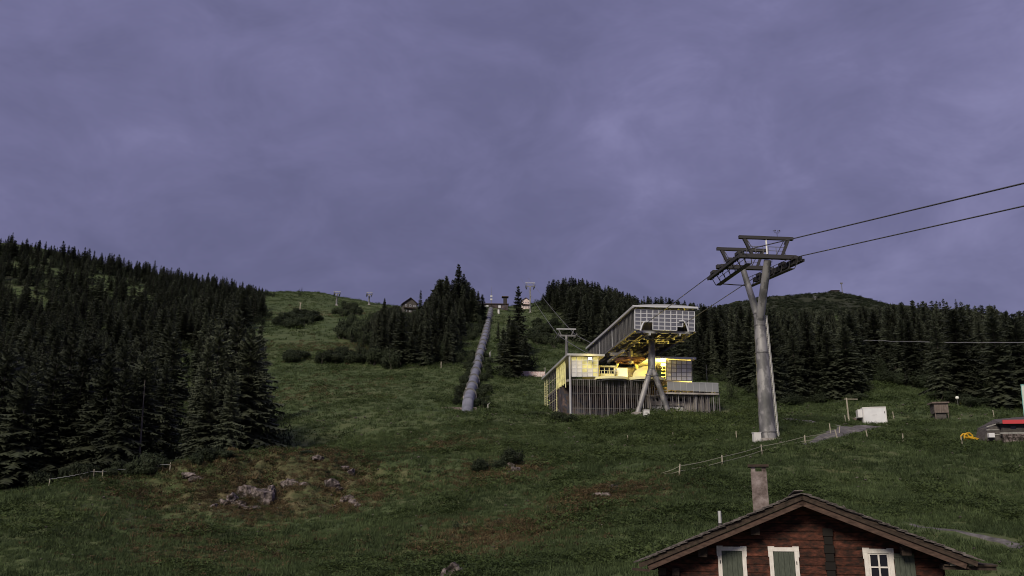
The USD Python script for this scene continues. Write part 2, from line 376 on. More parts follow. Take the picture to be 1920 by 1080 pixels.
# ------------------------------------------------------------------ the ground, one sheet
CP = [  # (column, row, depth): where the ground is seen in the photograph and how far away it is
    (-300, 1300, 26), (0, 1300, 26), (480, 1310, 26), (960, 1330, 24), (1500, 1420, 22), (1900, 1330, 24), (2200, 1300, 26),
    (-300, 1080, 52), (0, 1080, 52), (300, 1080, 52), (600, 1080, 52), (850, 1080, 48), (1000, 1080, 44), (1250, 1080, 40), (1500, 1100, 38), (1900, 1080, 38), (2200, 1070, 38),
    (-300, 1000, 64), (0, 1000, 64), (250, 1000, 66), (300, 950, 79), (420, 965, 76), (470, 940, 82), (560, 920, 84), (620, 910, 85), (660, 950, 80), (620, 975, 73), (700, 900, 85), (800, 960, 69), (800, 890, 85), (930, 890, 82), (1000, 1000, 57), (1000, 930, 72), (1250, 1000, 50), (1265, 890, 70), (1500, 1000, 49), (1900, 1000, 47), (1750, 910, 64), (1900, 910, 64), (2200, 1000, 46),
    (-300, 945, 74), (0, 926, 79), (100, 913, 81), (200, 897, 84), (330, 877, 88), (430, 860, 90), (520, 851, 92), (620, 846, 93), (760, 850, 93), (900, 860, 92), (1050, 868, 86), (1200, 860, 80),
    (-300, 960, 98), (0, 944, 98), (100, 932, 100), (200, 915, 102), (330, 893, 104), (430, 878, 104), (510, 868, 104), (620, 862, 104), (760, 858, 103),
    (-300, 900, 135), (0, 885, 135), (200, 862, 135), (400, 835, 135), (520, 815, 132), (700, 805, 127), (850, 800, 120),
    (-300, 810, 190), (0, 795, 190), (200, 780, 190), (400, 752, 180), (520, 740, 172), (700, 740, 165),
    (-300, 690, 280), (0, 690, 280), (200, 690, 270), (340, 680, 240), (450, 690, 215), (520, 690, 205), (700, 695, 202), (830, 691, 201),
    (-300, 590, 390), (0, 600, 390), (200, 605, 380), (350, 620, 330), (450, 640, 270), (560, 640, 258), (640, 622, 285), (700, 640, 265),
    (-300, 490, 520), (0, 500, 520), (200, 530, 530), (350, 560, 500), (450, 585, 440), (560, 607, 340), (640, 600, 350), (720, 600, 360), (800, 650, 250), (800, 608, 320),
    (-300, 425, 600), (0, 462, 600), (100, 478, 605), (200, 503, 610), (350, 533, 620), (430, 546, 640), (500, 552, 690), (560, 549, 700), (620, 555, 700), (670, 566, 670), (720, 576, 580), (780, 583, 470),
    (880, 768, 149), (885, 700, 197), (890, 651, 250), (900, 622, 300), (910, 601, 352), (919, 584, 412), (925, 575, 450), (820, 582, 450),
    (960, 768, 150), (965, 706, 196), (960, 651, 252), (970, 615, 320), (985, 586, 450), (990, 578, 480),
    (1010, 772, 150), (1030, 692, 208), (1040, 662, 240), (1050, 620, 310), (1050, 585, 400), (1060, 552, 480), (1110, 548, 480),
    (1060, 790, 131), (1060, 783, 140), (1060, 762, 155), (1150, 782, 131), (1150, 778, 138), (1150, 755, 158), (1150, 700, 208), (1150, 640, 290), (1160, 580, 430), (1180, 568, 480),
    (1250, 772, 131), (1250, 770, 138), (1250, 755, 158), (1250, 700, 212), (1250, 640, 300), (1250, 592, 450), (1250, 585, 500),
    (1100, 800, 120), (1200, 800, 118), (1300, 800, 116), (1100, 835, 101), (1200, 840, 99), (1300, 835, 99),
    (1350, 780, 131), (1350, 760, 150), (1350, 700, 215), (1350, 620, 340), (1350, 598, 480), (1350, 592, 520),
    (1440, 822, 93), (1440, 786, 119), (1440, 766, 140), (1460, 755, 152), (1450, 700, 215), (1450, 620, 350), (1450, 596, 500),
    (1550, 812, 91), (1550, 786, 117), (1540, 754, 152), (1550, 700, 212), (1550, 620, 350), (1550, 596, 520),
    (1640, 796, 112), (1640, 760, 134), (1650, 712, 176), (1650, 650, 270), (1650, 592, 500),
    (1700, 840, 86), (1768, 788, 110), (1760, 762, 130), (1750, 731, 158), (1760, 650, 270), (1760, 594, 500), (1780, 588, 520),
    (1900, 833, 84), (1900, 795, 108), (1900, 776, 126), (1900, 700, 208), (1900, 640, 320), (1900, 606, 490),
    (2200, 850, 84), (2200, 790, 125), (2200, 640, 320), (2200, 610, 490),
    (0, 500, 900), (300, 570, 900), (560, 590, 950), (800, 620, 800), (960, 610, 800), (1150, 610, 800), (1300, 610, 800), (1550, 608, 780), (1750, 612, 780), (1950, 625, 780), (-300, 470, 900), (2200, 630, 800),
    (1150, 600, 1400), (1300, 592, 1350), (1380, 566, 1380), (1440, 555, 1400), (1500, 552, 1430), (1560, 546, 1450), (1600, 548, 1450), (1640, 560, 1430), (1690, 574, 1400), (1800, 590, 1400), (1950, 610, 1400),
    (0, 560, 1500), (400, 600, 1500), (700, 620, 1500), (960, 620, 1500), (0, 700, 3000), (700, 700, 3000), (1300, 690, 3000), (1560, 690, 3000), (1950, 700, 3000), (-300, 650, 3000), (2200, 700, 3000),
]
cpw = np.array([P(*c) for c in CP])
cpr = np.hypot(cpw[:, 0], cpw[:, 1])
cpx = np.stack([np.arctan2(cpw[:, 0], cpw[:, 1]) * 2.6, np.log(cpr)], 1)
rbf = RBFInterpolator(cpx, cpw[:, 2] / cpr, kernel='thin_plate_spline', smoothing=2e-6)

AZF = np.arange(-0.74, 0.7401, 0.0029)
AZB = np.linspace(0.74, 2 * PI - 0.74, 92)[1:-1]
AZ = np.concatenate([AZF, AZB])
RR = np.concatenate([np.geomspace(1.5, 15.5, 10), np.geomspace(16.5, 3300, 620)])


def smooth01(x):
    x = np.clip(x, 0, 1)
    return x * x * (3 - 2 * x)


def relief(x, y, r):
    p = np.stack([x, y, 0 * x], -1)
    near = smooth01((260 - r) / 150)
    z = (meshkit.fbm(p / 9.0, 3, 3) - 0.5) * 1.1 * near + (meshkit.fbm(p / 2.1, 3, 9) - 0.5) * 0.55 * near
    z = z + ((meshkit.fbm(p / 60.0, 5, 15) - 0.5) * 20.0 - 4.0) * smooth01((r - 1150) / 150)
    return z + (meshkit.fbm(p / 55.0, 4, 5) - 0.5) * 5.0 * smooth01((r - 260) / 300) + (meshkit.fbm(p / 14.0, 3, 6) - 0.5) * 2.5 * smooth01((r - 160) / 200)


_azg = np.linspace(-0.64, 0.64, 150); _lg = np.linspace(math.log(21), math.log(3300), 190)
_A, _L = np.meshgrid(_azg, _lg, indexing='ij')
_T = rbf(np.stack([_A.ravel() * 2.6, _L.ravel()], 1)).reshape(_A.shape)
from scipy.interpolate import RegularGridInterpolator
_tan = RegularGridInterpolator((_azg, _lg), _T, bounds_error=False, fill_value=None)
FLAT = []          # (x, y, radius, height): levelled places under buildings


def raw_height(x, y):
    r = np.maximum(np.hypot(x, y), 1e-6); az = np.arctan2(x, y)
    rc = np.clip(r, 22, 3290)
    view = _tan(np.stack([np.clip(az, -0.635, 0.635), np.log(rc)], -1)) * rc
    back = -6 - 0.16 * np.maximum(r - 25, 0) + 0.00002 * r * r
    k = smooth01((np.abs(az) - 0.66) / 0.9)
    z = view * (1 - k) + back * k + relief(x, y, r) * smooth01((r - 20) / 15)
    for kx, ky, kr in ((470, 915, 9.0), (560, 890, 9.0), (640, 900, 8.0), (380, 900, 7.0), (800, 880, 6.0), (940, 880, 5.0)):
        kp = P(kx, ky, 86.0)
        w = np.exp(-((x - kp[0]) ** 2 + (y - kp[1]) ** 2) / (2 * (kr * 0.55) ** 2))
        pk_ = np.stack([x, y, 0 * x], -1)
        z = z + w * ((meshkit.fbm(pk_ / 3.2, 4, 41) - 0.5) * 2.2 + (meshkit.fbm(pk_ / 1.1, 2, 42) - 0.5) * 0.8) * 0.7
    ph = z / 0.85 + 2.6 * meshkit.fbm(np.stack([x / 11.0, y / 11.0, 0 * x], -1), 3, 21)
    fr_ = ph - np.floor(ph)
    z = z + 0.20 * (np.where(fr_ < 0.72, fr_ / 0.72, (1 - fr_) / 0.28) - 0.5) * smooth01((r - 45) / 15) * smooth01((230 - r) / 80) * smooth01((meshkit.fbm(np.stack([x / 20.0, y / 20.0, 0 * x], -1), 2, 33) - 0.40) / 0.2)
    for fx, fy, fr, fh in FLAT:
        w = smooth01((fr - np.hypot(x - fx, y - fy)) / (0.35 * fr) + 0.0)
        z = z * (1 - w) + fh * w
    return z


_AZG, _RG = np.meshgrid(AZ, RR, indexing='ij')
GX, GY = _RG * np.sin(_AZG), _RG * np.cos(_AZG)
GZ = raw_height(GX, GY)
_azs = np.concatenate([AZ, [AZ[0] + 2 * PI]])
_hz = RegularGridInterpolator((_azs, np.log(RR)), np.vstack([GZ, GZ[:1]]), bounds_error=False, fill_value=None)


def H(x, y):
    """Height of the ground sheet."""
    x, y = np.asarray(x, float), np.asarray(y, float)
    az = np.arctan2(x, y)
    az = np.where(az < AZ[0], az + 2 * PI, az)
    return _hz(np.stack([az, np.log(np.maximum(np.hypot(x, y), 1.6))], -1))


def on_ground(px, py, lo=20, hi=2000, far=False):
    """Where the line of sight through a pixel first meets the ground."""
    d = ray(px, py); t = np.geomspace(lo, hi, 4000)
    under = (d[2] * t / d[1]) < H(d[0] * t / d[1], t)
    k = np.argmax(under) if under.any() else len(t) - 1
    y = t[k]
    return np.array([d[0] * y / d[1], y, float(np.ravel(H(d[0] * y / d[1], y))[0])])


na, nr = GX.shape
gi = np.arange(na * nr).reshape(na, nr)
g2 = np.vstack([gi, gi[:1]])
quads = np.stack([g2[:-1, :-1], g2[:-1, 1:], g2[1:, 1:], g2[1:, :-1]], -1).reshape(-1, 4)
gv = np.stack([GX, GY, GZ], -1).reshape(-1, 3)
gv = np.vstack([gv, [[0, 0, float(GZ[:, 0].mean())]]])
cen = np.stack([np.full(na, len(gv) - 1), g2[:-1, 0], g2[1:, 0]], 1)
gf = np.vstack([quads[:, [0, 2, 1]], quads[:, [0, 3, 2]], cen[:, [0, 1, 2]]])
DRY = [(470, 935, 5.0, 0.85), (620, 905, 4, 0.75), (560, 875, 6, 0.62), (500, 895, 4, 0.6), (660, 940, 3, 0.7), (400, 895, 4.5, 0.6), (930, 885, 4, 0.55), (1130, 930, 3, 0.7), (930, 1010, 4, 0.6), (340, 885, 5, 0.45),
       (790, 850, 5, 0.4), (270, 935, 3, 0.45), (320, 1000, 3, 0.4), (400, 1040, 4, 0.35), (640, 650, 14, 0.35), (560, 735, 12, 0.2), (600, 590, 25, 0.3)]
dry = np.zeros(len(gv))
for (px, py, rad, s) in DRY:
    c = on_ground(px, py)
    dry = np.maximum(dry, s * np.exp(-((gv[:, 0] - c[0]) ** 2 + (gv[:, 1] - c[1]) ** 2) / (2 * rad * rad)))


def dryness(x, y):
    out = 0 * np.asarray(x, float)
    for (px, py, rad, s), c in zip(DRY, DRYC):
        out = np.maximum(out, s * np.exp(-((x - c[0]) ** 2 + (y - c[1]) ** 2) / (2 * rad * rad)))
    return out


DRYC = [on_ground(d[0], d[1]) for d in DRY]
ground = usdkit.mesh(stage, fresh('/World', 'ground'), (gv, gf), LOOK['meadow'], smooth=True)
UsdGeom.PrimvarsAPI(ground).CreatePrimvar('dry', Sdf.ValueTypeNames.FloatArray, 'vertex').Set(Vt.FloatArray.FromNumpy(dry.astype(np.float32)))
tag(ground.GetPrim(), kind='structure')

# ------------------------------------------------------------------ tracks
def track(name, pts, width, lift=0.05):
    """A strip of gravel draped over the ground along the given pixels."""
    w = np.array([on_ground(*p) for p in pts])[:, :2]
    seg = np.linalg.norm(np.diff(w, axis=0), axis=1); s = np.concatenate([[0], np.cumsum(seg)])
    t = np.arange(0, s[-1], 0.5)
    c = np.stack([np.interp(t, s, w[:, 0]), np.interp(t, s, w[:, 1])], 1)
    ker = np.ones(7) / 7
    c = np.stack([np.convolve(np.pad(c[:, k], 3, mode='edge'), ker, 'valid') for k in (0, 1)], 1)
    d = np.gradient(c, axis=0); d /= np.linalg.norm(d, axis=1, keepdims=True) + 1e-9
    nrm = np.stack([-d[:, 1], d[:, 0]], 1)
    ww = np.interp(t, s, width) if np.ndim(width) else np.full(len(t), width)
    k = 7
    off = np.linspace(-0.5, 0.5, k)
    wob = (meshkit.noise(np.stack([c[:, 0], c[:, 1], 0 * t], -1) / 1.3, 3) - 0.5) * 0.5
    pos = c[:, None] + nrm[:, None] * (off[None, :, None] * (ww[:, None, None]) + wob[:, None, None])
    z = H(pos[..., 0], pos[..., 1]) + lift * (1 - (2 * np.abs(off)) ** 6)[None] - 0.02
    v = np.concatenate([pos, z[..., None]], -1).reshape(-1, 3)
    i = np.arange(len(t) * k).reshape(len(t), k)
    qd = np.stack([i[:-1, :-1], i[:-1, 1:], i[1:, 1:], i[1:, :-1]], -1).reshape(-1, 4)
    return tag(obj(name, (v, qd[:, ::-1]), 'gravel', smooth=True), kind='structure')


track('gravel_path', [(1500, 837), (1535, 825), (1560, 816), (1590, 809), (1622, 801), (1640, 800)], [0.6, 1.2, 2.0, 2.6, 3.4, 2.5], lift=0.15)
track('gravel_path', [(1462, 786), (1490, 789), (1530, 793), (1560, 797), (1600, 801)], [1.6, 1.6, 1.4, 1.5, 2.4], lift=0.15)
track('gravel_path', [(1690, 980), (1740, 989), (1790, 998), (1840, 1008), (1890, 1016), (1960, 1028)], [0.3, 0.35, 0.45, 0.55, 0.7, 0.8], lift=0.05)

def hz(x, y):
    return float(np.ravel(H(x, y))[0])


# ------------------------------------------------------------------ the lift station
LINE_ROT = 0.12
SO = P(1070, 784, 135.0)
S = Frame(SO, LINE_ROT)
st = thing('lift_station', 'large glass and steel ropeway station with yellow floodlit deck and long raised canopy', 'ropeway station', SO, LINE_ROT)


def grid_face(fr, corners_px, cols, rows, b, parent, pane_mat, bar_mat, skip=(), bar_w=0.14, lit=(), depth=0.18, pane_name='pane', bar_name='mullion'):
    """A glazed face in the plane b: panes one by one, mullions between. corners_px: left top, right top, right bottom, left bottom."""
    q = [fr.at(*c, b) for c in corners_px]
    f = lambda u, v: (q[0] * (1 - u) + q[1] * u) * (1 - v) + (q[3] * (1 - u) + q[2] * u) * v
    for i in range(cols):
        for j in range(rows):
            if (i, j) in skip:
                continue
            a, c, d, e = f(i / cols, j / rows), f((i + 1) / cols, j / rows), f((i + 1) / cols, (j + 1) / rows), f(i / cols, (j + 1) / rows)
            lo = np.array([min(a[0], e[0]) + 0.03, b - 0.02, min(d[2], e[2]) + 0.03]); hi = np.array([max(c[0], d[0]) - 0.03, b + 0.02, max(a[2], c[2]) - 0.03])
            MB().box(lo, hi).build(pane_name, 'lit_pane' if (i, j) in lit else pane_mat, parent)
    for i in range(cols + 1):
        for j0, j1 in ((0, rows),):
            cells = [j for j in range(rows) if not ((i in (0,) or (i - 1, j) in skip) and (i == cols or (i, j) in skip))] if skip else list(range(rows))
            if not cells:
                continue
            p0, p1 = f(i / cols, min(cells) / rows), f(i / cols, (max(cells) + 1) / rows)
            MB().bar(p0 + [0, -0.01, 0], p1 + [0, -0.01, 0], bar_w, depth).build(bar_name, bar_mat, parent)
    for j in range(rows + 1):
        run = []
        for i in range(cols + 1):
            solid = i < cols and not (((i, j) in skip or j == rows) and ((i, j - 1) in skip or j == 0))
            if solid and not run:
                run = [i]
            if (not solid or i == cols) and run:
                p0, p1 = f(run[0] / cols, j / rows), f(i / cols, j / rows)
                MB().bar(p0 + [0, 0.02, 0], p1 + [0, 0.02, 0], depth * 0.8, bar_w * 0.9).build(bar_name, bar_mat, parent)
                run = []
    return q


# --- the raised canopy
FB, BB = -8.0, 27.0
tl, tr, br, bl = S.at(1190, 578, FB), S.at(1302, 583, FB), S.at(1302, 620, FB), S.at(1190, 617, FB)
CA0, CA1, CZ0, CZ1 = tl[0], tr[0], (bl[2] + br[2]) / 2, (tl[2] + tr[2]) / 2
skip = {(1, 2), (1, 3), (1, 4), (2, 4), (2, 3), (7, 3), (7, 4), (8, 3)}
skip = {(1, 3), (1, 4), (2, 3), (2, 4), (8, 3), (8, 4), (7, 4)}
cx = lambda px, py: (px, py)
grid_face(S, [(1190, 580), (1302, 584), (1302, 621), (1190, 617)], 10, 5, FB, st, 'frosted_pane', 'frame_white', skip=skip, bar_w=0.13)
canopy_roof = MB()
nseg = 10
us = np.linspace(0, 1, nseg + 1)
prof = [(CA0 - 0.45 + (CA1 - CA0 + 0.9) * u, CZ1 + 0.12 + 0.55 * (1 - (2 * u - 1) ** 2) * 0.6) for u in us]
poly = Polygon(prof + [(a, c + 0.28) for a, c in prof[::-1]])
Mx = np.array([[1, 0, 0, 0], [0, 0, 1, FB - 0.5], [0, 1, 0, 0], [0, 0, 0, 1.0]])      # polygon (x, y) -> (a, c), depth -> b
canopy_roof.prism(poly, BB - FB + 0.5, Mx)
roof_p = canopy_roof.build('roof', 'roof_metal', st)
for a0 in (CA0 - 0.47, CA1 + 0.33):
    MB().box([a0, FB - 0.52, CZ1 + 0.02], [a0 + 0.14, BB, CZ1 + 0.34]).build('roof_edge', 'pale_steel', roof_p)
MB().box([CA0 - 0.45, FB - 0.56, CZ1 + 0.2], [CA1 + 0.45, FB - 0.5, CZ1 + 0.46]).build('roof_edge', 'frame_white', roof_p)
nb = 14
for a0, sgn in ((CA0, -1), (CA1, 1)):
    for k in range(nb):
        b0, b1 = FB + (BB - FB) * k / nb, FB + (BB - FB) * (k + 1) / nb
        MB().box([a0 - 0.02, b0 + 0.05, CZ0 + 0.1], [a0 + 0.02, b1 - 0.05, CZ1 + 0.1]).build('side_pane', 'dark_pane', st)
        MB().box([a0 + sgn * 0.03 - 0.06, b1 - 0.07, CZ0], [a0 + sgn * 0.03 + 0.06, b1 + 0.07, CZ1 + 0.1]).build('side_post', 'pale_steel' if k in (5, 9) else 'mid_steel', st)
        for t in (0.35, 0.68):
            bm = b0 + (b1 - b0) * t
            MB().box([a0 + sgn * 0.03 - 0.03, bm - 0.03, CZ0 + 0.02], [a0 + sgn * 0.03 + 0.03, bm + 0.03, CZ1 + 0.08]).build('side_rib', 'mid_steel', st)
    MB().box([a0 - 0.12, FB + 0.1, CZ0 - 0.28], [a0 + 0.12, BB, CZ0 - 0.02]).build('eaves_beam', 'mid_steel', st)
for fa, wdt, mt in ((0.13, 0.3, 'dark_steel'), (0.26, 0.22, 'pale_steel'), (0.42, 0.25, 'dark_steel'), (0.60, 0.25, 'dark_steel'), (0.76, 0.22, 'pale_steel'), (0.88, 0.3, 'dark_steel')):
    a0 = CA0 + (CA1 - CA0) * fa
    MB().box([a0 - wdt / 2, FB + 0.6, CZ0 - 0.75], [a0 + wdt / 2, BB - 1, CZ0 - 0.35]).build('track_beam', mt, st)
for k in range(12):
    b0 = FB + 1.2 + k * (BB - FB - 3) / 11
    MB().box([CA0 + 0.1, b0 - 0.14, CZ0 - 0.34], [CA1 - 0.1, b0 + 0.14, CZ0 + 0.05]).build('cross_beam', 'mid_steel' if k % 3 else 'pale_steel', st)
    for fa in (0.26, 0.76):
        a0 = CA0 + (CA1 - CA0) * fa
        MB().box([a0 - 0.5, b0 + 0.4, CZ0 - 1.15], [a0 + 0.5, b0 + 0.7, CZ0 - 0.78]).build('tyre_drive', 'rubber', st)
MB().box([CA0 + 0.3, BB - 0.3, CZ0], [CA1 - 0.3, BB - 0.1, CZ1 + 0.1]).build('rear_wall', 'panel_grey', st)
# under-canopy service platform with rails, behind the front
pa, pb = S.at(1204, 634, -5.0), S.at(1255, 636, -5.0)
mb = MB()
mb.bar(pa, pb, 0.16); mb.bar(pa + [0, 3, 0], pb + [0, 3, 0], 0.16)
for t in np.linspace(0, 1, 6):
    p = pa + (pb - pa) * t
    mb.bar(p, p + [0, 0, CZ0 - p[2]], 0.09)
    mb.bar(p, p + [0, 3, 0], 0.09)
mb.build('service_platform', 'mid_steel', st)
# curved guide rails at the two rope openings
for (x0, x1, y0, y1) in ((1201, 1222, 603, 620), (1273, 1291, 602, 622)):
    mb = MB(); pts = []
    for t in np.linspace(0, 1, 9):
        th = PI * 0.5 * min(1, t * 1.6)
        px = x0 + (x1 - x0) * (t if x0 > 1250 else t)
        py = y0 + (y1 - y0) * (max(0, t - 0.45) / 0.55) ** 2 if x0 > 1250 else y0 + (y1 - y0) * (max(0, 0.4 - t) / 0.4) ** 2
        pts.append(S.at(px, py, FB - 0.25))
    mb.path(pts, 0.13).build('guide_rail', 'frame_white', st)

# --- the forked support
c0, c1 = S.at(1222, 692, -3.0), S.at(1222, 634, -3.0)
fl, frr = S.at(1197, 770, -3.2), S.at(1252, 768, -3.2)
mb = MB().tube(c0, c1 * [1, 1, 0] + [0, 0, CZ0 - 0.3], 0.62, 0.50, 18)
col = mb.build('column', 'galvanised', st, smooth=40)
for ft in (fl, frr):
    top = c0 + [0.0, 0, 0.5]
    d = (ft - top); low = top + d * 1.06
    MB().tube(top, low, 0.46, 0.40, 16).build('leg', 'galvanised', col, smooth=40)
    MB().disc(top + d * 0.22, d, 0.55, 0.16, 16).build('flange', 'mid_steel', col)
    MB().box(low + [-0.8, -0.8, -1.0], low + [0.8, 0.8, 0.15]).build('footing', 'concrete', col)
cb0, cb1 = S.at(1178, 640, -2.5), S.at(1262, 643, -2.5)
MB().bar([CA0 + 0.2, -3, CZ0 - 0.55], [CA1 - 0.2, -3, CZ0 - 0.55], 0.5, 0.5).build('head_beam', 'mid_steel', col)

# --- bullwheel
wc = S.at(1183, 676, 4.0)
rim = trimesh.creation.annulus(r_min=2.35, r_max=2.72, height=0.34, sections=40)
rim.apply_translation(wc)
bw = MB().tm(rim).build('bullwheel', 'rust_red', st, smooth=40)
for k in range(8):
    th = k * PI / 4 + 0.2
    MB().bar(wc + [0.3 * math.cos(th), 0.3 * math.sin(th), 0], wc + [2.4 * math.cos(th), 2.4 * math.sin(th), 0], 0.22, 0.26).build('spoke', 'rust_red', bw)
MB().tube(wc - [0, 0, 0.5], wc + [0, 0, 1.6], 0.42, 0.42, 16).build('hub', 'mid_steel', bw)
MB().bar(wc + [-3.4, 0.6, 1.1], wc + [3.4, 0.6, 1.1], 0.5, 0.5).build('drive_beam', 'mid_steel', st)
for s in (-1, 1):
    MB().bar(wc + [s * 2.2, -4, 0.9], wc + [s * 2.2, 7, 0.9], 0.4, 0.4).build('drive_beam', 'mid_steel', st)
    MB().bar(wc + [s * 1.2, 2.5, 0.8], wc + [s * 2.6, 3.6, -2.6], 0.3, 0.3).build('drive_strut', 'lemon_paint', st)

# --- decks with rounded ends
def deck(x0, x1, y0, y1):
    l, r, t = S.at(x0, y0, -1.2), S.at(x1, y0, -1.2), S.at(x0, y1, -1.2)
    zt, zb = l[2], t[2]
    pts = []
    w = r[0] - l[0]
    for k in range(13):
        th = PI + PI * k / 12
        pts.append((l[0] + w / 2 + w / 2 * math.cos(th), 0.6 + 2.0 * math.sin(th)))
    pts += [(r[0], 9.0), (l[0], 9.0)]
    M = np.eye(4); M[2, 3] = zb
    d = MB().prism(Polygon(pts), zt - zb, M).build('deck', 'lemon_paint', st)
    M2 = np.eye(4); M2[2, 3] = zb - 0.22
    MB().prism(Polygon(pts).buffer(-0.3), 0.2, M2).build('deck_edge', 'mid_steel', d)
    return zt


DZ = deck(1118, 1184, 704.5, 709)
deck(1184.6, 1252, 705, 710)
# railing of the left deck, operator cabin, control cabinet, curved guard
oc0, oc1 = S.at(1124, 690, 1.5), S.at(1152, 706, 1.5)
cab = MB().box([oc0[0], 1.5, DZ], [oc1[0], 4.5, DZ + 0.75]).box([oc0[0] - 0.1, 1.3, oc0[2] + 0.15], [oc1[0] + 0.1, 4.7, oc0[2] + 0.4]).build('operator_cabin', 'lemon_paint', st)
for k in range(4):
    a0 = oc0[0] + (oc1[0] - oc0[0]) * k / 3
    MB().box([a0 - 0.06, 1.5, DZ + 0.75], [a0 + 0.06, 1.6, oc0[2] + 0.15]).build('window_post', 'lemon_paint', cab)
for k in range(3):
    a0 = oc0[0] + (oc1[0] - oc0[0]) * k / 3
    MB().box([a0 + 0.07, 1.53, DZ + 0.76], [a0 + (oc1[0] - oc0[0]) / 3 - 0.07, 1.57, oc0[2] + 0.14]).build('window', 'window_glass', cab)
k0, k1 = S.at(1157, 690, 2.5), S.at(1177, 706, 2.5)
MB().box([k0[0], 2.5, DZ], [k1[0], 5.0, k0[2]]).build('drive_cabinet', 'container_white', st)
g0 = S.at(1186, 708, 0.5); g1 = S.at(1213, 686, 0.5)
w_, h_ = g1[0] - g0[0], g1[2] - g0[2]
pts = [(g0[0] + w_ * math.cos(t) if False else g0[0] + w_ * (1 - math.cos(t)), DZ + h_ * math.sin(t)) for t in np.linspace(0, PI / 2, 10)]
pts = [(g0[0] + w_ * t, DZ + h_ * (1 - (1 - t) ** 2) ** 0.5) for t in np.linspace(0, 1, 12)] + [(g0[0] + w_ * 1.35, DZ + h_), (g0[0] + w_ * 1.35, DZ)]
Mg = np.array([[1, 0, 0, 0], [0, 0, 1, 0.5], [0, 1, 0, 0], [0, 0, 0, 1.0]])
MB().prism(Polygon(pts), 0.25, Mg).build('curved_guard', 'lemon_paint', st)
for x0 in (1128, 1134, 1140, 1146, 1152, 1158):
    p = S.at(x0, 706, 0.2)
    MB().bar([p[0], 0.2, DZ], [p[0], 0.2, DZ + 1.05], 0.06).build('rail_post', 'lemon_paint', st)
p, p2 = S.at(1126, 700, 0.2), S.at(1160, 700, 0.2)
for h in (0.55, 1.05):
    MB().bar([p[0], 0.2, DZ + h], [p2[0], 0.2, DZ + h], 0.06).build('hand_rail', 'lemon_paint', st)

# --- upper storey: left glass wing, right glass block, lit rear wall
UZ = S.at(1071, 668, 0)[2]                                     # roof height of the upper storey
lw1 = S.at(1120, 706, 0)[0]
grid_face(S, [(1071, 669), (1121, 669.5), (1121, 706), (1071, 706)], 5, 5, 0.0, st, 'panel_grey', 'frame_white', lit={(0, 0), (1, 0), (2, 0), (3, 0), (4, 0), (4, 1), (4, 2), (4, 3), (4, 4), (2, 1), (2, 2), (2, 3), (3, 1), (3, 2)}, bar_w=0.12)
wing_b = 26.0
wr = MB().box([-0.4, -0.5, UZ + 0.05], [lw1 + 1.2, wing_b, UZ + 0.32]).build('roof', 'roof_metal', st)
MB().box([-0.5, -0.55, UZ + 0.02], [-0.402, wing_b, UZ + 0.36]).build('roof_edge', 'pale_steel', wr)
MB().box([-0.4, -0.6, UZ + 0.02], [lw1 + 1.2, -0.502, UZ + 0.36]).build('roof_edge', 'pale_steel', wr)
MB().box([0.1, 3.0, DZ - 0.4], [lw1, wing_b, DZ]).build('floor', 'concrete', st)
MB().box([lw1, 0.3, DZ], [lw1 + 0.15, 12, UZ]).build('partition', 'lemon_paint', st)
# the lit side of the wing: panes one by one, then the open lattice around the stairs
sb0, sz0 = S.side(1060, 690, 0)[1:]
sb1 = S.side(1044, 705, 0)[1]
n = 4
for k in range(n):
    b0, b1 = sb0 + (sb1 - sb0) * k / n, sb0 + (sb1 - sb0) * (k + 1) / n
    lo = S.side(1060 - 16 * (k + 0.5) / n, 719 + 11 * (k + 0.5) / n, 0)[2]
    for j in range(4):
        z0, z1 = lo + (UZ - lo) * j / 4, lo + (UZ - lo) * (j + 1) / 4
        MB().box([-0.02, b0 + 0.06, z0 + 0.06], [0.02, b1 - 0.06, z1 - 0.06]).build('side_pane', 'lit_pane', st)
        MB().box([-0.05, b0, z1 - 0.06], [0.03, b1, z1 + 0.04]).build('side_transom', 'lemon_paint', st)
    MB().box([-0.07, b1 - 0.08, lo - 0.1], [0.05, b1 + 0.08, UZ + 0.05]).build('side_post', 'lemon_paint', st)
MB().box([-0.07, sb0 - 0.1, sz0 - 3.2], [0.05, sb0 + 0.1, UZ + 0.05]).build('side_post', 'lemon_paint', st)
for x in (1022, 1026, 1031, 1036, 1040, 1044):
    pb_ = S.side(x, 760, 0)
    g = hz(*S.world(pb_)[:2]) - SO[2]
    MB().box([-0.06, pb_[1] - 0.08, g - 0.3], [0.06, pb_[1] + 0.08, UZ + 0.05]).build('lattice_post', 'lemon_paint' if x < 1030 or x > 1042 else 'slat_metal', st)
la, lb = S.side(1044, 700, 0)[1], S.side(1021, 720, 0)[1]
for k in range(22):
    z = -0.5 + k * (UZ + 0.3) / 22
    MB().box([-0.03, la, z + 1.4], [0.03, lb, z + 1.46]).build('lattice_slat', 'slat_metal' if k % 4 else 'lemon_paint', st)
q0, q1 = S.side(1046, 732, 0.6), S.side(1033, 768, 0.6)
MB().bar(S.side(1046, 732, 0.6), S.side(1030, 775, 0.6), 0.25, 0.5).build('stair_string', 'lemon_paint', st)
MB().bar(S.at(1046, 768, 0.0), S.at(1060, 785, -1.5), 0.14).build('stair_rail', 'slat_metal', st)

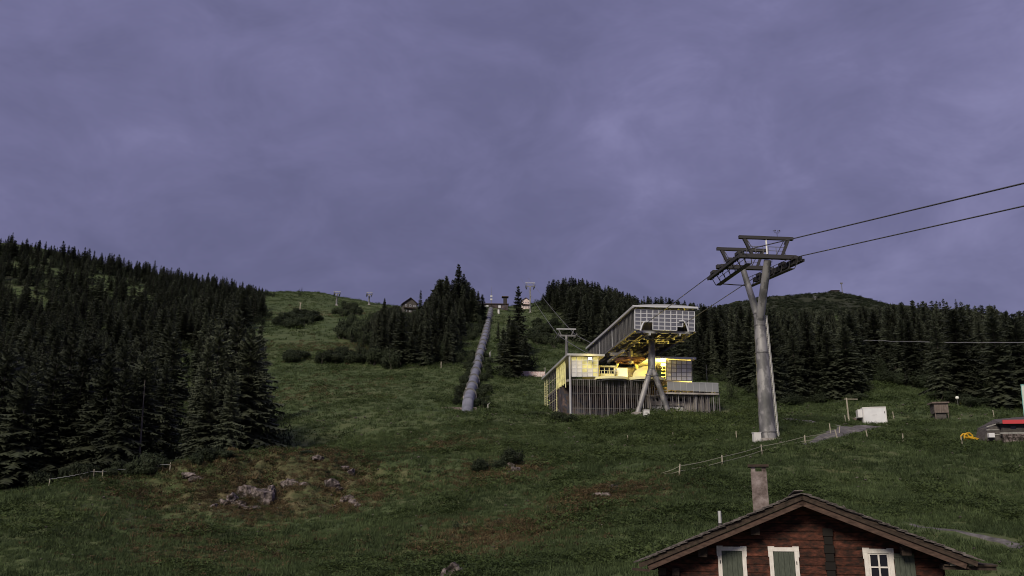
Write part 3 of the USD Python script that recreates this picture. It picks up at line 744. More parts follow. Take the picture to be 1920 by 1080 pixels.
rb = S.at(1250, 674, 0.5); rb2 = S.at(1297, 675, 0.5)
RZ = (rb[2] + rb2[2]) / 2
grid_face(S, [(1249, 674.5), (1297, 677), (1297, 714), (1249, 713)], 5, 5, 0.5, st, 'panel_grey', 'mid_steel', bar_w=0.10)
rr = MB().box([rb[0] - 3.2, -0.1, RZ + 0.02], [rb2[0] + 0.5, 12, RZ + 0.3]).build('roof', 'roof_metal', st)
MB().box([rb[0] - 3.2, -0.16, RZ], [rb2[0] + 0.55, -0.102, RZ + 0.34]).build('roof_edge', 'frame_white', rr)
MB().box([rb2[0] - 0.12, 0.65, DZ - 0.6], [rb2[0], 12, RZ]).build('side_wall', 'panel_grey', st)
a_ = S.at(1229, 690, 3)[0]
for k in range(5):
    p0 = S.at(1240, 680 + 6.5 * k, 0.8); p1 = S.at(1248.5, 680 + 6.5 * k, 0.8)
    MB().box([p0[0], 0.75, p0[2] - 0.07], [p1[0], 0.85, p0[2] + 0.07]).build('louvre', 'lemon_paint', st)
MB().box([lw1 + 0.2, 10.0, DZ - 0.3], [rb[0] + 0.5, 10.2, RZ + 0.2]).build('rear_wall', 'concrete', st)
MB().box([S.at(1205, 690, 7)[0], 6.8, DZ], [rb[0] - 0.05, 7.0, RZ - 0.1]).build('lit_wall', 'concrete', st)
# --- lower storey: posts, slats, rails, rear wall
top = DZ - 0.45
right_a = S.at(1349, 760, 0)[0]
npost = 26
for k in range(npost):
    a0 = 0.2 + (right_a - 0.2) * k / (npost - 1)
    px_ = proj(S.world(np.array([[a0, 0, 3.0]])))[0][0]
    tz = top if px_ < 1236 else S.at(px_, 738, 0)[2]
    gz = hz(*S.world(np.array([[a0, 0, 0.0]]))[0][:2]) - SO[2] - 0.3
    MB().box([a0 - 0.065, -0.09, gz], [a0 + 0.065, 0.09, tz]).build('post', 'post_metal' if k % 3 == 0 else 'slat_metal', st)
    if k < npost - 1:
        for j in (1, 2):
            a1 = a0 + (right_a - 0.2) / (npost - 1) * j / 3
            if 1226 < px_ < 1300 and j == 1:
                continue
            MB().box([a1 - 0.024, -0.04, gz], [a1 + 0.024, 0.04, tz]).build('slat', 'slat_metal', st)
cp = S.at(1068.5, 700, -0.25)
MB().tube([cp[0], -0.3, -0.6], [cp[0], -0.3, UZ + 0.1], 0.16, 0.16, 10).build('corner_post', 'pale_steel', st)
for py in (737, 765):
    p0 = S.at(1072, py, 0.1)
    MB().box([0.2, 0.1, p0[2] - 0.05], [S.at(1215, py, 0.1)[0], 0.17, p0[2] + 0.05]).build('cross_rail', 'slat_metal', st)
MB().box([0.3, 7.0, -1.0], [right_a - 0.2, 7.3, top]).build('basement_wall', 'interior_wall', st)
MB().box([0.25, 0.2, top + 0.02], [S.at(1262, 706, 0)[0], 9.9, DZ - 0.42 + 0.05]).build('deck_slab', 'concrete', st)
# right: concrete bay with round holes
w0, w1 = S.at(1214, 744, 1.2), S.at(1326, 775, 1.2)
wall = manifold3d.Manifold.cube([w1[0] - w0[0], 0.5, w0[2] + 1.6]).translate([w0[0], 1.2, -1.6])
for px in (1226, 1233.5, 1241, 1255, 1262.5, 1269.5, 1277, 1284):
    p = S.at(px, 749.3, 1.2)
    wall -= manifold3d.Manifold.cylinder(2, 0.27, 0.27, 20).rotate([-90, 0, 0]).translate([p[0], 0.8, p[2]])
obj('hole_wall', wall, 'concrete', st)
MB().box([w0[0], 1.9, -1.6], [w1[0], 2.0, w0[2]]).build('bay_back', 'interior_dark', st)
p0, p1 = S.at(1213, 741.5, 0.9), S.at(1305, 744, 0.9)
MB().box([p0[0], 0.7, p1[2] - 0.05], [p1[0], 1.19, p0[2]]).build('bay_beam', 'concrete', st)
p0, p1 = S.at(1223, 760.5, 1.1), S.at(1281, 776, 1.1)
MB().box([p0[0], 1.06, -0.9], [p1[0], 1.18, p0[2] - 0.12]).build('gate_panel', 'cabinet_white', st)
MB().box([p0[0] - 0.1, 1.0, p0[2] - 0.119], [p1[0] + 0.1, 1.18, p0[2] + 0.06]).build('gate_frame', 'dark_steel', st)
for px in (1304, 1316, 1327):
    p = S.at(px, 760, 0.5)
    MB().box([p[0] - 0.25, 0.35, -0.8], [p[0] + 0.25, 0.7, S.at(px, 740, 0.5)[2]]).build('pillar', 'concrete', st)
p0, p1 = S.at(1232, 741, 0.35), S.at(1300, 741, 0.35)
for k in range(8):
    a0 = p0[0] + (p1[0] - p0[0]) * k / 7
    MB().box([a0 - 0.05, 0.31, p0[2] - 0.1], [a0 + 0.05, 0.39, p0[2] + 0.8]).build('rail_post', 'pale_steel', st)
for h in (0.1, 0.75):
    MB().box([p0[0], 0.31, p0[2] + h - 0.04], [p1[0], 0.39, p0[2] + h + 0.04]).build('hand_rail', 'pale_steel', st)
for a0, a1 in ((1237, 1246), (1256, 1264), (1268, 1280)):
    l, r = S.at(a0, 733, 1.6), S.at(a1, 741, 1.6)
    MB().box([l[0], 1.6, r[2]], [r[0], 1.7, l[2]]).build('low_window', 'haut_window', st)
# glass parapet
p0, p1, p2, p3 = S.at(1251, 716.5, -0.6), S.at(1347, 719, -0.6), S.at(1348, 736, -0.6), S.at(1251, 731, -0.6)
n = 8
for k in range(n):
    u0, u1 = k / n, (k + 1) / n
    a0, a1 = p0[0] + (p1[0] - p0[0]) * u0, p0[0] + (p1[0] - p0[0]) * u1
    zt, zb = p0[2] + (p1[2] - p0[2]) * u0, p3[2] + (p2[2] - p3[2]) * u0
    MB().box([a0 + 0.03, -0.62, zb], [a1 - 0.03, -0.58, zt]).build('parapet_pane', 'parapet_glass', st)
    MB().box([a0 - 0.025, -0.64, zb - 0.1], [a0 + 0.025, -0.56, zt]).build('parapet_post', 'pale_steel', st)
MB().bar([p0[0], -0.6, p0[2] + 0.04], [p1[0], -0.6, p1[2] + 0.04], 0.1, 0.08).build('parapet_rail', 'pale_steel', st)
MB().box([p0[0] - 0.3, -0.55, p2[2] - 0.35], [p1[0], 10, p2[2] - 0.1]).build('terrace_slab', 'concrete', st)
n = 6
for k in range(n):
    b0, b1 = -0.55 + 10 * k / n, -0.55 + 10 * (k + 1) / n
    MB().box([p1[0] - 0.02, b0 + 0.04, p2[2] - 0.1], [p1[0] + 0.02, b1 - 0.04, p1[2]]).build('parapet_pane', 'clear_pane', st)
    MB().box([p1[0] - 0.04, b1 - 0.03, p2[2] - 0.1], [p1[0] + 0.04, b1 + 0.03, p1[2]]).build('parapet_post', 'pale_steel', st)
MB().box([0.1, 7.35, -2], [right_a, 20, DZ - 0.46]).build('podium', 'interior_wall', st)
ant = S.at(1325, 700, 4)
MB().tube([ant[0], 4, ant[2] - 2], [ant[0], 4, S.at(1325, 684, 4)[2]], 0.05, 0.04, 6).build('aerial', 'mid_steel', st)

# --- lamps of the station
def flood(px, py, b, power, r=0.22, housing=True):
    c = S.at(px, py, b)
    lamp = thing('floodlight', {1243: 'bright yellow floodlight at the right end of the lit deck', 1222: 'glaring floodlight between the legs of the forked support', 1107: 'small yellow lamp at the top of the left glass wing',
                                1150: 'work light under the canopy beside the red bullwheel'}[px], 'floodlight', S.world(c), LINE_ROT)
    MB().box([-0.3, 0.16, -0.22], [0.3, 0.4, 0.22]).bar([0, 0.4, 0], [0, 0.4, -0.7], 0.06).build('housing', 'dark_steel', lamp)
    MB().box([-0.26, 0.08, -0.19], [0.26, 0.15, 0.19]).build('lens', 'lamp_bulb', lamp)
    L = UsdLux.SphereLight.Define(stage, str(lamp.GetPath()) + '/light')
    L.CreateRadiusAttr(r); L.CreateIntensityAttr(power); L.CreateColorAttr(Gf.Vec3f(1.0, 0.76, 0.14))
    L.AddTranslateOp().Set(Gf.Vec3d(0, -0.35, 0))


flood(1243, 684, 2.0, 700)
flood(1222, 696, 1.0, 640)
flood(1107, 672, -1.2, 150, 0.1)

# the white box in the grass in front of the station
bx = on_ground(1212, 783, 90)
t = thing('junction_box', 'small white junction box in the grass before the forked support', 'junction box', bx, 0.1)
MB().box([-0.42, -0.35, -0.2], [0.42, 0.35, 1.05]).build('case', 'cabinet_white', t)
MB().box([-0.46, -0.4, 1.052], [0.46, 0.4, 1.12]).build('lid', 'cabinet_white', t)
MB().box([-0.2, -0.37, 0.55], [0.16, -0.352, 0.68]).build('plate', 'mid_steel', t)
MB().box([-0.34, -0.366, 0.05], [0.34, -0.352, 0.5]).build('door', 'cabinet_white', t)

# ------------------------------------------------------------------ the big lift tower
TO = P(1440, 821, 93.0); TO[2] = hz(TO[0], TO[1])
T = Frame(TO, LINE_ROT)
tw = thing('lift_tower', 'tall grey forked steel lift tower with two crossheads of black sheave trains', 'lift tower', TO, LINE_ROT)
sp = T.at(1420, 587, 0)
MB().tube([0, 0, -0.5], [sp[0] * 0.0, 0, sp[2]], 0.90, 0.56, 28).build('mast', 'galvanised', tw, smooth=40)
for f, nm in ((0.06, 'collar'), (0.68, 'collar'), (0.90, 'collar'), (0.995, 'collar')):
    MB().disc([0, 0, sp[2] * f], [0, 0, 1], (0.90 + (0.56 - 0.90) * f) + 0.06, 0.12, 28).build(nm, 'mid_steel', tw)
BN, BF = -3.4, 3.4
nt = T.at(1431, 478, BN); ft_ = T.at(1388, 500, BF)
nz, fz = nt[2] - 0.2, ft_[2] - 0.1
arm = MB().tube([0, 0.1, sp[2] - 0.9], [0, BF, fz - 0.4], 0.42, 0.33, 18).build('arm', 'galvanised', tw, smooth=40)
arm2 = MB().tube([0, -0.1, sp[2] - 0.9], [0, BN, nz - 0.4], 0.48, 0.40, 18).build('arm', 'galvanised', tw, smooth=40)
G = 2.85
tops = {}
for bb, zc, px0, px1, pyt in ((BN, nz, 1380, 1474, 446), (BF, fz, 1341, 1432, 468)):
    head = MB().box([-G - 0.4, bb - 0.28, zc - 0.22], [G + 0.4, bb + 0.28, zc + 0.22]).build('crosshead', 'dark_steel', tw)
    zt = T.at((px0 + px1) / 2, pyt, bb)[2]
    MB().box([-3.1, bb - 0.18, zt - 0.17], [3.1, bb + 0.18, zt + 0.17]).build('lifting_beam', 'dark_steel', head)
    for s in (-1, 1):
        MB().bar([s * 1.75, bb, zc + 0.25], [s * 2.55, bb, zt - 0.15], 0.28, 0.28).build('frame_leg', 'dark_steel', head)
        MB().bar([s * 1.1, bb, zc + 0.3], [s * 2.2, bb + 0.3, zt - 0.1], 0.06).build('brace', 'dark_steel', head)
        MB().bar([s * 2.0, bb - 0.1, zt - 0.7], [s * 2.3, bb, zt - 0.1], 0.1).build('brace', 'dark_steel', head)
        mb = MB()
        for a0 in (0.3, 1.2, 2.2):
            mb.tube([s * a0, bb + 0.28, zc + 0.3], [s * a0, bb + 0.28, zc + 1.25], 0.035, n=6)
        mb.tube([s * 0.3, bb + 0.28, zc + 1.25], [s * 2.2, bb + 0.28, zc + 1.25], 0.035, n=6)
        mb.tube([s * 0.3, bb + 0.28, zc + 0.8], [s * 2.2, bb + 0.28, zc + 0.8], 0.03, n=6)
        mb.build('railing', 'mid_steel', head)
    tops[bb] = (zc, zt)
MB().tube([0, BN, nz + 0.3], [0, BN, tops[BN][1]], 0.09, 0.09, 8).build('lamp_tube', 'ladder_metal', tw)
# sheave trains along the rope
ROPE = {}
for s, (pn, pf) in ((-1, ((1393, 470), (1331, 517))), (1, ((1502, 480), (1414, 521)))):
    A, B = T.side(*pn, s * G), T.side(*pf, s * G)
    A[1], B[1] = max(A[1], -7.0), min(B[1], 7.5)
    train = MB().bar(A + [0, 0, -0.30], B + [0, 0, -0.30], 0.2, 0.46).bar(A + [s * 0.3, 0, -0.45], B + [s * 0.3, 0, -0.45], 0.14, 0.3).build('sheave_train', 'dark_steel', tw)
    nw = 14
    for k in range(nw):
        p = A + (B - A) * (k + 0.3) / (nw - 0.4)
        w = MB().disc(p + [0, 0, -0.28], [1, 0, 0], 0.33, 0.2, 14).build('sheave', 'rubber', train)
        if k % 2 == 0:
            q_ = A + (B - A) * (k + 0.8) / (nw - 0.4)
            MB().bar(p + [0.16, 0, -0.42], q_ + [0.16, 0, -0.42], 0.08, 0.26).build('rocker', 'mid_steel', train)
    for k in range(4):
        p = A + (B - A) * (k + 0.5) / 4
        MB().box(p + [-0.25, -0.5, -0.1], p + [0.25, 0.5, 0.22]).build('rope_catcher', 'dark_steel', train)
    walk = MB().bar(A + [-s * 0.85, 0.6, -1.25], B + [-s * 0.85, -0.3, -1.25], 0.6, 0.08).build('catwalk', 'dark_steel', tw)
    for k in range(7):
        p = A + [0, 0.6, 0] + (B - A - [0, 0.9, 0]) * k / 6
        MB().bar(p + [-s * 0.55, 0, -1.2], p + [-s * 0.1, 0, -0.35], 0.07).build('hanger', 'dark_steel', walk)
        MB().bar(p + [-s * 1.12, 0, -1.22], p + [-s * 1.12, 0, -0.2], 0.05).build('rail_post', 'dark_steel', walk)
    MB().bar(A + [-s * 1.12, 0.6, -0.2], B + [-s * 1.12, -0.3, -0.2], 0.05).build('hand_rail', 'dark_steel', walk)
    ROPE[s] = (A, B)
e0, e1 = ROPE[-1][1], ROPE[1][1]
MB().bar([e0[0] + 0.6, 6.0, e0[2] - 1.2], [e1[0] - 0.6, 6.0, e0[2] - 1.35], 0.12, 0.1).build('end_walk', 'dark_steel', tw)
MB().bar([-1.9, 6.0, e0[2] - 1.25], [-0.6, BF, fz - 0.3], 0.08).build('end_brace', 'dark_steel', tw)
# ladder up the right side of the mast
mb = MB(); hh = sp[2] - 0.3
l0, l1 = np.array([1.06, -0.25, 0.3]), np.array([0.72, -0.25, hh])
for o in (0, 0.34):
    MB().tube(l0 + [0, o, 0], l1 + [0, o, 0], 0.035, 0.035, 6).build('ladder_rail', 'ladder_metal', tw)
for k in range(60):
    p = l0 + (l1 - l0) * k / 59
    mb.tube(p, p + [0, 0.34, 0], 0.02, n=5)
mb.build('ladder_rungs', 'ladder_metal', tw)
MB().tube(l0 + [0.1, -0.05, 0], l1 + [0.1, -0.05, 0], 0.028, 0.028, 6).build('safety_rail', 'pale_steel', tw)
mb = MB()
for k in range(40):
    p = np.array([0.42, BN * 0.0, sp[2]]) + (np.array([0.5, BN, nz]) - np.array([0.42, 0, sp[2]])) * k / 39
    mb.tube(p, p + [0.18, 0, 0], 0.02, n=5)
mb.build('arm_rungs', 'mid_steel', tw)
an = T.at(1457, 440, BN)
an[2] = tops[BN][1] + 0.15
mb = MB().tube(an, an + [0, 0, 0.5], 0.03, n=6)
mb.bar(an + [-0.25, 0, 0.5], an + [0.25, 0, 0.5], 0.04)
for s in (-0.25, 0.25):
    mb.tube(an + [s, 0, 0.5], an + [s, 0, 0.75], 0.02, n=5)
    for k in range(3):
        th = k * 2.1 + 0.4
        c = an + [s + 0.14 * math.cos(th), 0.14 * math.sin(th), 0.75]
        mb.tm(trimesh.creation.icosphere(1, 0.055).apply_translation(c))
        mb.tube(an + [s, 0, 0.75], c, 0.012, n=4)
mb.build('wind_gauge', 'dark_steel', tw)
MB().box([-1.2, -1.2, -0.9], [1.2, 1.2, 0.12]).build('footing', 'concrete', tw)
cb = P(1419, 823, 92.0); cb[2] = hz(cb[0], cb[1])
t = thing('switch_cabinet', 'pale grey switch cabinet at the left foot of the big lift tower', 'cabinet', cb, 0.1)
MB().box([-0.38, -0.3, -0.2], [0.38, 0.3, 1.05]).build('case', 'cabinet_white', t)
MB().box([-0.42, -0.34, 1.052], [0.42, 0.34, 1.12]).build('lid', 'cabinet_white', t)
MB().box([-0.33, -0.32, 0.1], [0.33, -0.302, 0.98]).build('door', 'cabinet_white', t)

# ------------------------------------------------------------------ the smaller lift towers
def lift_tower(label, base, top_z, beam_w, rot, tone='galvanised', r=0.5, group=None):
    t = thing('lift_tower', label, 'lift tower', base, rot, group=group)
    h = top_z - base[2]; k = beam_w / 5.5
    zc = h - 2.05 * k
    MB().tube([0, 0, -0.8], [0, 0, zc], r, r * 0.75, 14).build('mast', tone, t, smooth=40)
    MB().box([-2.4 * k, -0.2, zc - 0.22], [2.4 * k, 0.2, zc + 0.22]).build('crosshead', 'mid_steel', t)
    MB().box([-2.75 * k, -0.15, h - 0.3], [2.75 * k, 0.15, h]).build('lifting_beam', 'pale_steel', t)
    for s in (-1, 1):
        MB().bar([s * 1.35 * k, 0, zc], [s * 2.2 * k, 0, h - 0.15], 0.26).build('frame_leg', 'mid_steel', t)
        tr_ = MB().box([s * 2.5 * k - 0.14, -3.2, zc - 0.35], [s * 2.5 * k + 0.14, 3.2, zc - 0.02]).build('sheave_train', 'mid_steel', t)
        for j in range(8):
            MB().disc([s * 2.5 * k, -2.9 + j * 0.83, zc + 0.06], [1, 0, 0], 0.3, 0.16, 10).build('sheave', 'rubber', tr_)
        MB().bar([s * 2.0 * k, -3, zc - 1.0], [s * 2.0 * k, 3, zc - 1.0], 0.5, 0.08).build('catwalk', 'mid_steel', t)
        for j in (-2.8, 0, 2.8):
            MB().bar([s * 2.0 * k, j, zc - 1.0], [s * 2.4 * k, j, zc - 0.2], 0.08).build('hanger', 'mid_steel', t)
    MB().box([-0.9, -0.9, -0.6], [0.9, 0.9, 0.1]).build('footing', 'concrete', t)
    return t, zc, k


def tower_at(px, depth, top_py, wpx, label, rot, **kw):
    b = P(px, 700, depth); b[2] = hz(b[0], b[1])
    top = P(px, top_py, depth)[2]
    t, zc, k = lift_tower(label, b, top, wpx * depth / FPX * 0.99, rot, **kw)
    return b, zc, k


t2 = tower_at(1063, 232, 616, 38, 'grey lift tower standing just behind the left wing of the station', 0.06)
t3 = tower_at(995, 448, 530, 19.5, 'slim lift tower on the skyline right of the pipe', 0.04)
tower_at(624, float(on_ground(626, 572, 200)[1]), 546, 13, 'left one of two lift towers on the bare skyline ridge', 0.25, r=0.55)
tower_at(686, float(on_ground(688, 571, 200)[1]), 548, 11.5, 'right one of two lift towers on the bare skyline ridge', 0.25, r=0.6)
tower_at(1443, 1350, 545, 9, 'tiny far lift tower on the distant ridge behind the big tower', 0.2, r=1.0)
tower_at(1541, 1250, 555, 6.5, 'tiny far lift tower among trees below the summit mast', 0.2, r=1.0)

# ropes
def rope(label, pts, r, material='rope_steel', group=None, sag=0.0, name='haul_rope', cat='rope'):
    pts = [np.asarray(p, float) for p in pts]
    full = []
    for a, b in zip(pts[:-1], pts[1:]):
        n = max(2, int(np.linalg.norm(b - a) / 4))
        for k in range(n):
            u = k / n; p = a + (b - a) * u; full.append(p - [0, 0, sag * np.linalg.norm(b - a) * 4 * u * (1 - u)])
    full.append(pts[-1])
    return tag(MB().path(full, r, 6).build(name, material, '/World', smooth=40), label, cat, group)


for s, (pxr, pyr, lab) in ((-1, (1935, 340, 'upper haul rope running from the big tower to the right edge')), (1, (1935, 383, 'lower haul rope running from the big tower to the right edge'))):
    A, B = ROPE[s]
    end = T.side(pxr, pyr, s * G)
    ext = A + (end - A) * 1.35
    nx, ny = ((1212, 606) if s < 0 else (1283, 607))
    ent = S.world(S.at(nx, ny, FB + 0.3)[None])[0]
    back = S.world(S.at(nx, ny, FB + 0.3)[None])[0] + S.u * (BB - FB)
    rope(lab, [T.world(ext[None])[0], T.world(A[None])[0]], 0.055)
    rope(('left' if s < 0 else 'right') + ' haul rope between the big tower and the station canopy', [T.world(A[None])[0], T.world(B[None])[0], ent], 0.05)
    h2 = Frame(t2[0], 0.06).world(np.array([[s * 2.5 * t2[2], 0, t2[1] + 0.35]]))[0]
    h3 = Frame(t3[0], 0.04).world(np.array([[s * 2.5 * t3[2], 0, t3[1] + 0.35]]))[0]
    rope(('left' if s < 0 else 'right') + ' haul rope climbing from the station past two small towers', [ent + S.u * (BB - FB) * 0.95, h2, h3, h3 + (h3 - h2) * 0.35], 0.07, 'rope_pale' if False else 'mid_steel', sag=0.004)

# power line crossing before the right wood
pl0 = P(1594, 637, 186); pl1 = P(1990, 643, 105)
for i, p in enumerate((pl0, pl1)):
    g = hz(p[0], p[1])
    t = thing('utility_pole', ['grey wooden pole holding the left end of the power line in the wood', 'grey wooden pole holding the right end of the power line'][i], 'utility pole', [p[0], p[1], g])
    MB().tube([0, 0, -0.5], [0, 0, p[2] - g + 0.3], 0.14, 0.1, 8).build('shaft', 'dead_wood', t)
    MB().box([-0.5, -0.05, p[2] - g - 0.1], [0.5, 0.05, p[2] - g + 0.02]).build('crossarm', 'dead_wood', t)
rope('thin pale power line spanning in front of the dark right wood', [pl0 + [0, 0, 0.05], pl1 + [0, 0, 0.05]], 0.028, 'rope_pale', sag=0.003, name='power_line', cat='power line')

# ------------------------------------------------------------------ the penstock pipe
pp = [on_ground(877, 766, 120)]
pw = [(877, 766), (889, 716), (899, 678), (907, 643), (913, 614), (917.5, 594), (920, 583)]
pd = [148.5, 186, 224, 262, 312, 370, 415]
pts = np.array([P(x, y, d) for (x, y), d in zip(pw, pd)])
pts[:, 2] = [hz(p[0], p[1]) + 0.9 for p in pts]
seg = np.concatenate([[0], np.cumsum(np.linalg.norm(np.diff(pts, axis=0), axis=1))])
tt = np.linspace(0, seg[-1], 24)
from scipy.interpolate import PchipInterpolator
cl = PchipInterpolator(seg, pts)(tt)
pk = thing('penstock_pipe', 'long grey steel pipe with ring collars running straight up the hill', 'pipeline', cl[0])
for k in range(len(cl) - 1):
    a, b = cl[k] - cl[0], cl[k + 1] - cl[0]
    MB().tube(a, b, 0.98, 0.98, 20, cap=(k == 0)).build('pipe_section', 'pipe_steel', pk, smooth=50)
    MB().disc(b, b - a, 1.24, 0.7, 20).build('ring_collar', 'mid_steel', pk)
    g = hz(*(cl[k + 1][:2])) - cl[0][2]
    MB().box([b[0] - 1.3, b[1] - 0.4, g - 0.8], [b[0] + 1.3, b[1] + 0.4, b[2] - 0.3]).build('saddle', 'concrete', pk)
d0 = cl[0] - cl[1]; d0 /= np.linalg.norm(d0)
MB().tube([0, 0, 0], d0 * 4 - [0, 0, 1.6], 0.98, 0.98, 20).build('pipe_section', 'pipe_steel', pk, smooth=50)
g = hz(cl[0][0], cl[0][1] - 1.0) - cl[0][2]
MB().box([-4.5, -1.8, g - 1.2], [1.6, -0.6, g + 0.3]).build('anchor_block', 'chimney_render', pk)

# ------------------------------------------------------------------ the chalet
CROT = -math.atan(0.295)
ap = P(1503, 919, 22.0)
CG = -6.3
C = Frame([ap[0], ap[1], CG], CROT)
ch = thing('timber_chalet', 'reddish brown log chalet with shingle roof and white framed windows', 'chalet', C.o, CROT)
apx = C.at(1503, 919, 0); el = C.at(1193, 1050, 0); er = C.at(1838, 1046, 0)
WB = 0.85                                                       # the wall stands back from the verge
HL = 8.6                                                        # length of the house
rz = apx[2]; sl = (rz - el[2]) / -el[0]; sr = (rz - er[2]) / er[0]
wl = C.at(1238, 1075, WB)[0]; wr_ = C.at(1768, 1075, WB)[0]
roofline = lambda a: rz - 0.30 + (a * sl if a < 0 else -a * sr)
rect = lambda x0, x1, y0, b: (C.at(x0, y0, b)[0], C.at(x1, y0, b)[0], C.at((x0 + x1) / 2, y0, b)[2])
wins = []
for (x0, x1, y0) in ((1345, 1398, 1025), (1441, 1496, 1026), (1618, 1673, 1029)):
    a0, a1, z1 = rect(x0, x1, y0, WB)
    wins.append((a0, a1, z1 - 1.22, z1))
wallpoly = Polygon([(wl, 0.0), (wr_, 0.0), (wr_, roofline(wr_)), (0, roofline(0)), (wl, roofline(wl))])
for (a0, a1, z0, z1) in wins:
    wallpoly = wallpoly.difference(sbox(a0 + 0.03, z0 + 0.03, a1 - 0.03, z1 - 0.03))
def facade(poly, b0, depth):
    return np.array([[1, 0, 0, 0], [0, 0, 1, b0], [0, 1, 0, 0], [0, 0, 0, 1.0]])
PLK = 0.205
wallobj = MB().box([wl + 0.05, WB + 0.16, 0.0], [wr_ - 0.05, WB + 0.2, roofline(wl) if False else min(roofline(wl), roofline(wr_))]).build('wall', 'interior_dark', ch)
zz = 0.0; rp = random.Random(4)
while zz < rz:
    strip = wallpoly.intersection(sbox(wl - 1, zz + 0.006, wr_ + 1, zz + PLK - 0.006))
    for g in getattr(strip, 'geoms', [strip]):
        if g.is_empty or g.area < 0.004 or g.geom_type != 'Polygon':
            continue
        MB().prism(g, 0.15, facade(g, WB - rp.uniform(0.0, 0.022), 0)).build('log', 'log_wood', wallobj)
    zz += PLK
MB().prism(Polygon([(wl + 0.06, 2.0), (wr_ - 0.06, 2.0), (wr_ - 0.06, roofline(wr_) - 0.02), (0, roofline(0) - 0.02), (wl + 0.06, roofline(wl) - 0.02)]), 0.03, facade(None, WB + 0.21, 0)).build('gable_back', 'interior_dark', ch)
for s, a0, zt in ((-1, wl, roofline(wl)), (1, wr_, roofline(wr_))):
    z0 = 0.0; k = 0
    while z0 < zt - 0.05:
        MB().box([a0 - 0.075, WB + 0.153, z0 + 0.006], [a0 + 0.075, HL, min(zt, z0 + PLK) - 0.006]).build('log', 'log_wood', wallobj)
        z0 += PLK
MB().box([wl, HL, 0], [wr_, HL + 0.15, min(roofline(wl), roofline(wr_))]).build('rear_wall', 'dark_timber', ch)
MB().box([wl - 0.1, WB - 0.06, -1.2], [wr_ + 0.1, HL + 0.2, -0.004]).build('plinth', 'concrete', ch)
# log ends of the inner cross wall
a0 = C.at(1555, 1040, WB)[0]
zt = C.at(1555, 1000, WB)[2]; z0 = 0.1; k = 0
while z0 < zt:
    MB().box([a0 - 0.10 - 0.02 * (k % 2), WB - 0.15, z0 + 0.008], [a0 + 0.10 + 0.02 * (k % 2), WB - 0.024, z0 + PLK - 0.008]).build('log_end', 'sooty_timber', wallobj)
    z0 += PLK; k += 1
for a0 in (wl + 0.08, C.at(1268, 1070, WB)[0]):
    z0 = 0.1
    while z0 < roofline(a0) - 0.3:
        MB().box([a0 - 0.09, WB - 0.17, z0 + 0.008], [a0 + 0.09, WB - 0.024, z0 + PLK - 0.008]).build('log_end', 'dark_timber', wallobj)
        z0 += PLK
for k, (a0, a1, z0, z1) in enumerate(wins):
    w = MB().box([a0 - 0.02, WB - 0.05, z1 - 0.10], [a1 + 0.02, WB + 0.02, z1]).build('window', 'white_paint', ch)
    tag(w, ['left window with closed green shutters', 'middle window with closed green shutters', 'right window with open shutter and four panes'][k])
    MB().box([a0 - 0.02, WB - 0.052, z1 + 0.002], [a0 + 0.14, WB + 0.02, z1 + 0.022]).build('lug', 'white_paint', w)
    MB().box([a1 - 0.14, WB - 0.052, z1 + 0.002], [a1 + 0.02, WB + 0.02, z1 + 0.022]).build('lug', 'white_paint', w)
    for aa in (a0, a1 - 0.1):
        MB().box([aa, WB - 0.048, z0 + 0.1], [aa + 0.1, WB + 0.02, z1 - 0.102]).build('jamb', 'white_paint', w)
    for aa in (a0 - 0.02, a1 - 0.098):
        MB().box([aa, WB - 0.05, z1 - 0.24], [aa + 0.118, WB - 0.0485, z1 - 0.102]).build('lug', 'white_paint', w)
    MB().box([a0 - 0.05, WB - 0.09, z0], [a1 + 0.05, WB + 0.02, z0 + 0.098]).build('sill', 'white_paint', w)
    i0, i1, j0, j1 = a0 + 0.102, a1 - 0.102, z0 + 0.1, z1 - 0.104
    if k < 2:
        m = (i0 + i1) / 2
        nbd = 4
        for j in range(nbd):
            x0 = i0 + (i1 - i0) * j / nbd; x1 = i0 + (i1 - i0) * (j + 1) / nbd
            MB().box([x0 + 0.003, WB - 0.02 - 0.004 * (j % 2), j0 + 0.005], [x1 - 0.003, WB + 0.01, j1 - 0.005]).build('shutter_board', 'shutter_paint', w)
        MB().box([a0 + 0.05 if k == 0 else a1 - 0.07, WB - 0.065, z1 - 0.42], [a0 + 0.07 if k == 0 else a1 - 0.05, WB - 0.049, z1 - 0.34]).build('catch', 'dark_steel', w)
    else:
        MB().box([i0, WB + 0.0, j0], [i1, WB + 0.008, j1]).build('pane', 'window_glass', w)
        for aa in (i0, i1 - 0.045):
            MB().box([aa, WB - 0.025, j0], [aa + 0.045, WB - 0.002, j1]).build('sash', 'white_paint', w)
        MB().box([(i0 + i1) / 2 - 0.02, WB - 0.026, j0], [(i0 + i1) / 2 + 0.02, WB - 0.003, j1]).build('sash', 'white_paint', w)
        for zf in (0.02, 0.34, 0.67, 0.98):
            zc = j0 + (j1 - j0) * zf
            MB().box([i0 + 0.046, WB - 0.024, zc - 0.018], [i1 - 0.046, WB - 0.004, zc + 0.018]).build('sash', 'white_paint', w)
sa0, sa1 = C.at(1675, 1040, WB)[0], C.at(1713, 1040, WB)[0]
shz = C.at(1690, 1037, WB)[2]
sh = MB().box([sa0, WB - 0.085, shz - 0.1], [sa1, WB - 0.07, shz - 0.02]).build('open_shutter', 'shutter_paint', ch)
for j in range(4):
    x0 = sa0 + (sa1 - sa0) * j / 4; x1 = sa0 + (sa1 - sa0) * (j + 1) / 4
    MB().box([x0 + 0.003, WB - 0.069, shz - 1.12], [x1 - 0.003, WB - 0.04, shz]).build('board', 'shutter_paint', sh)
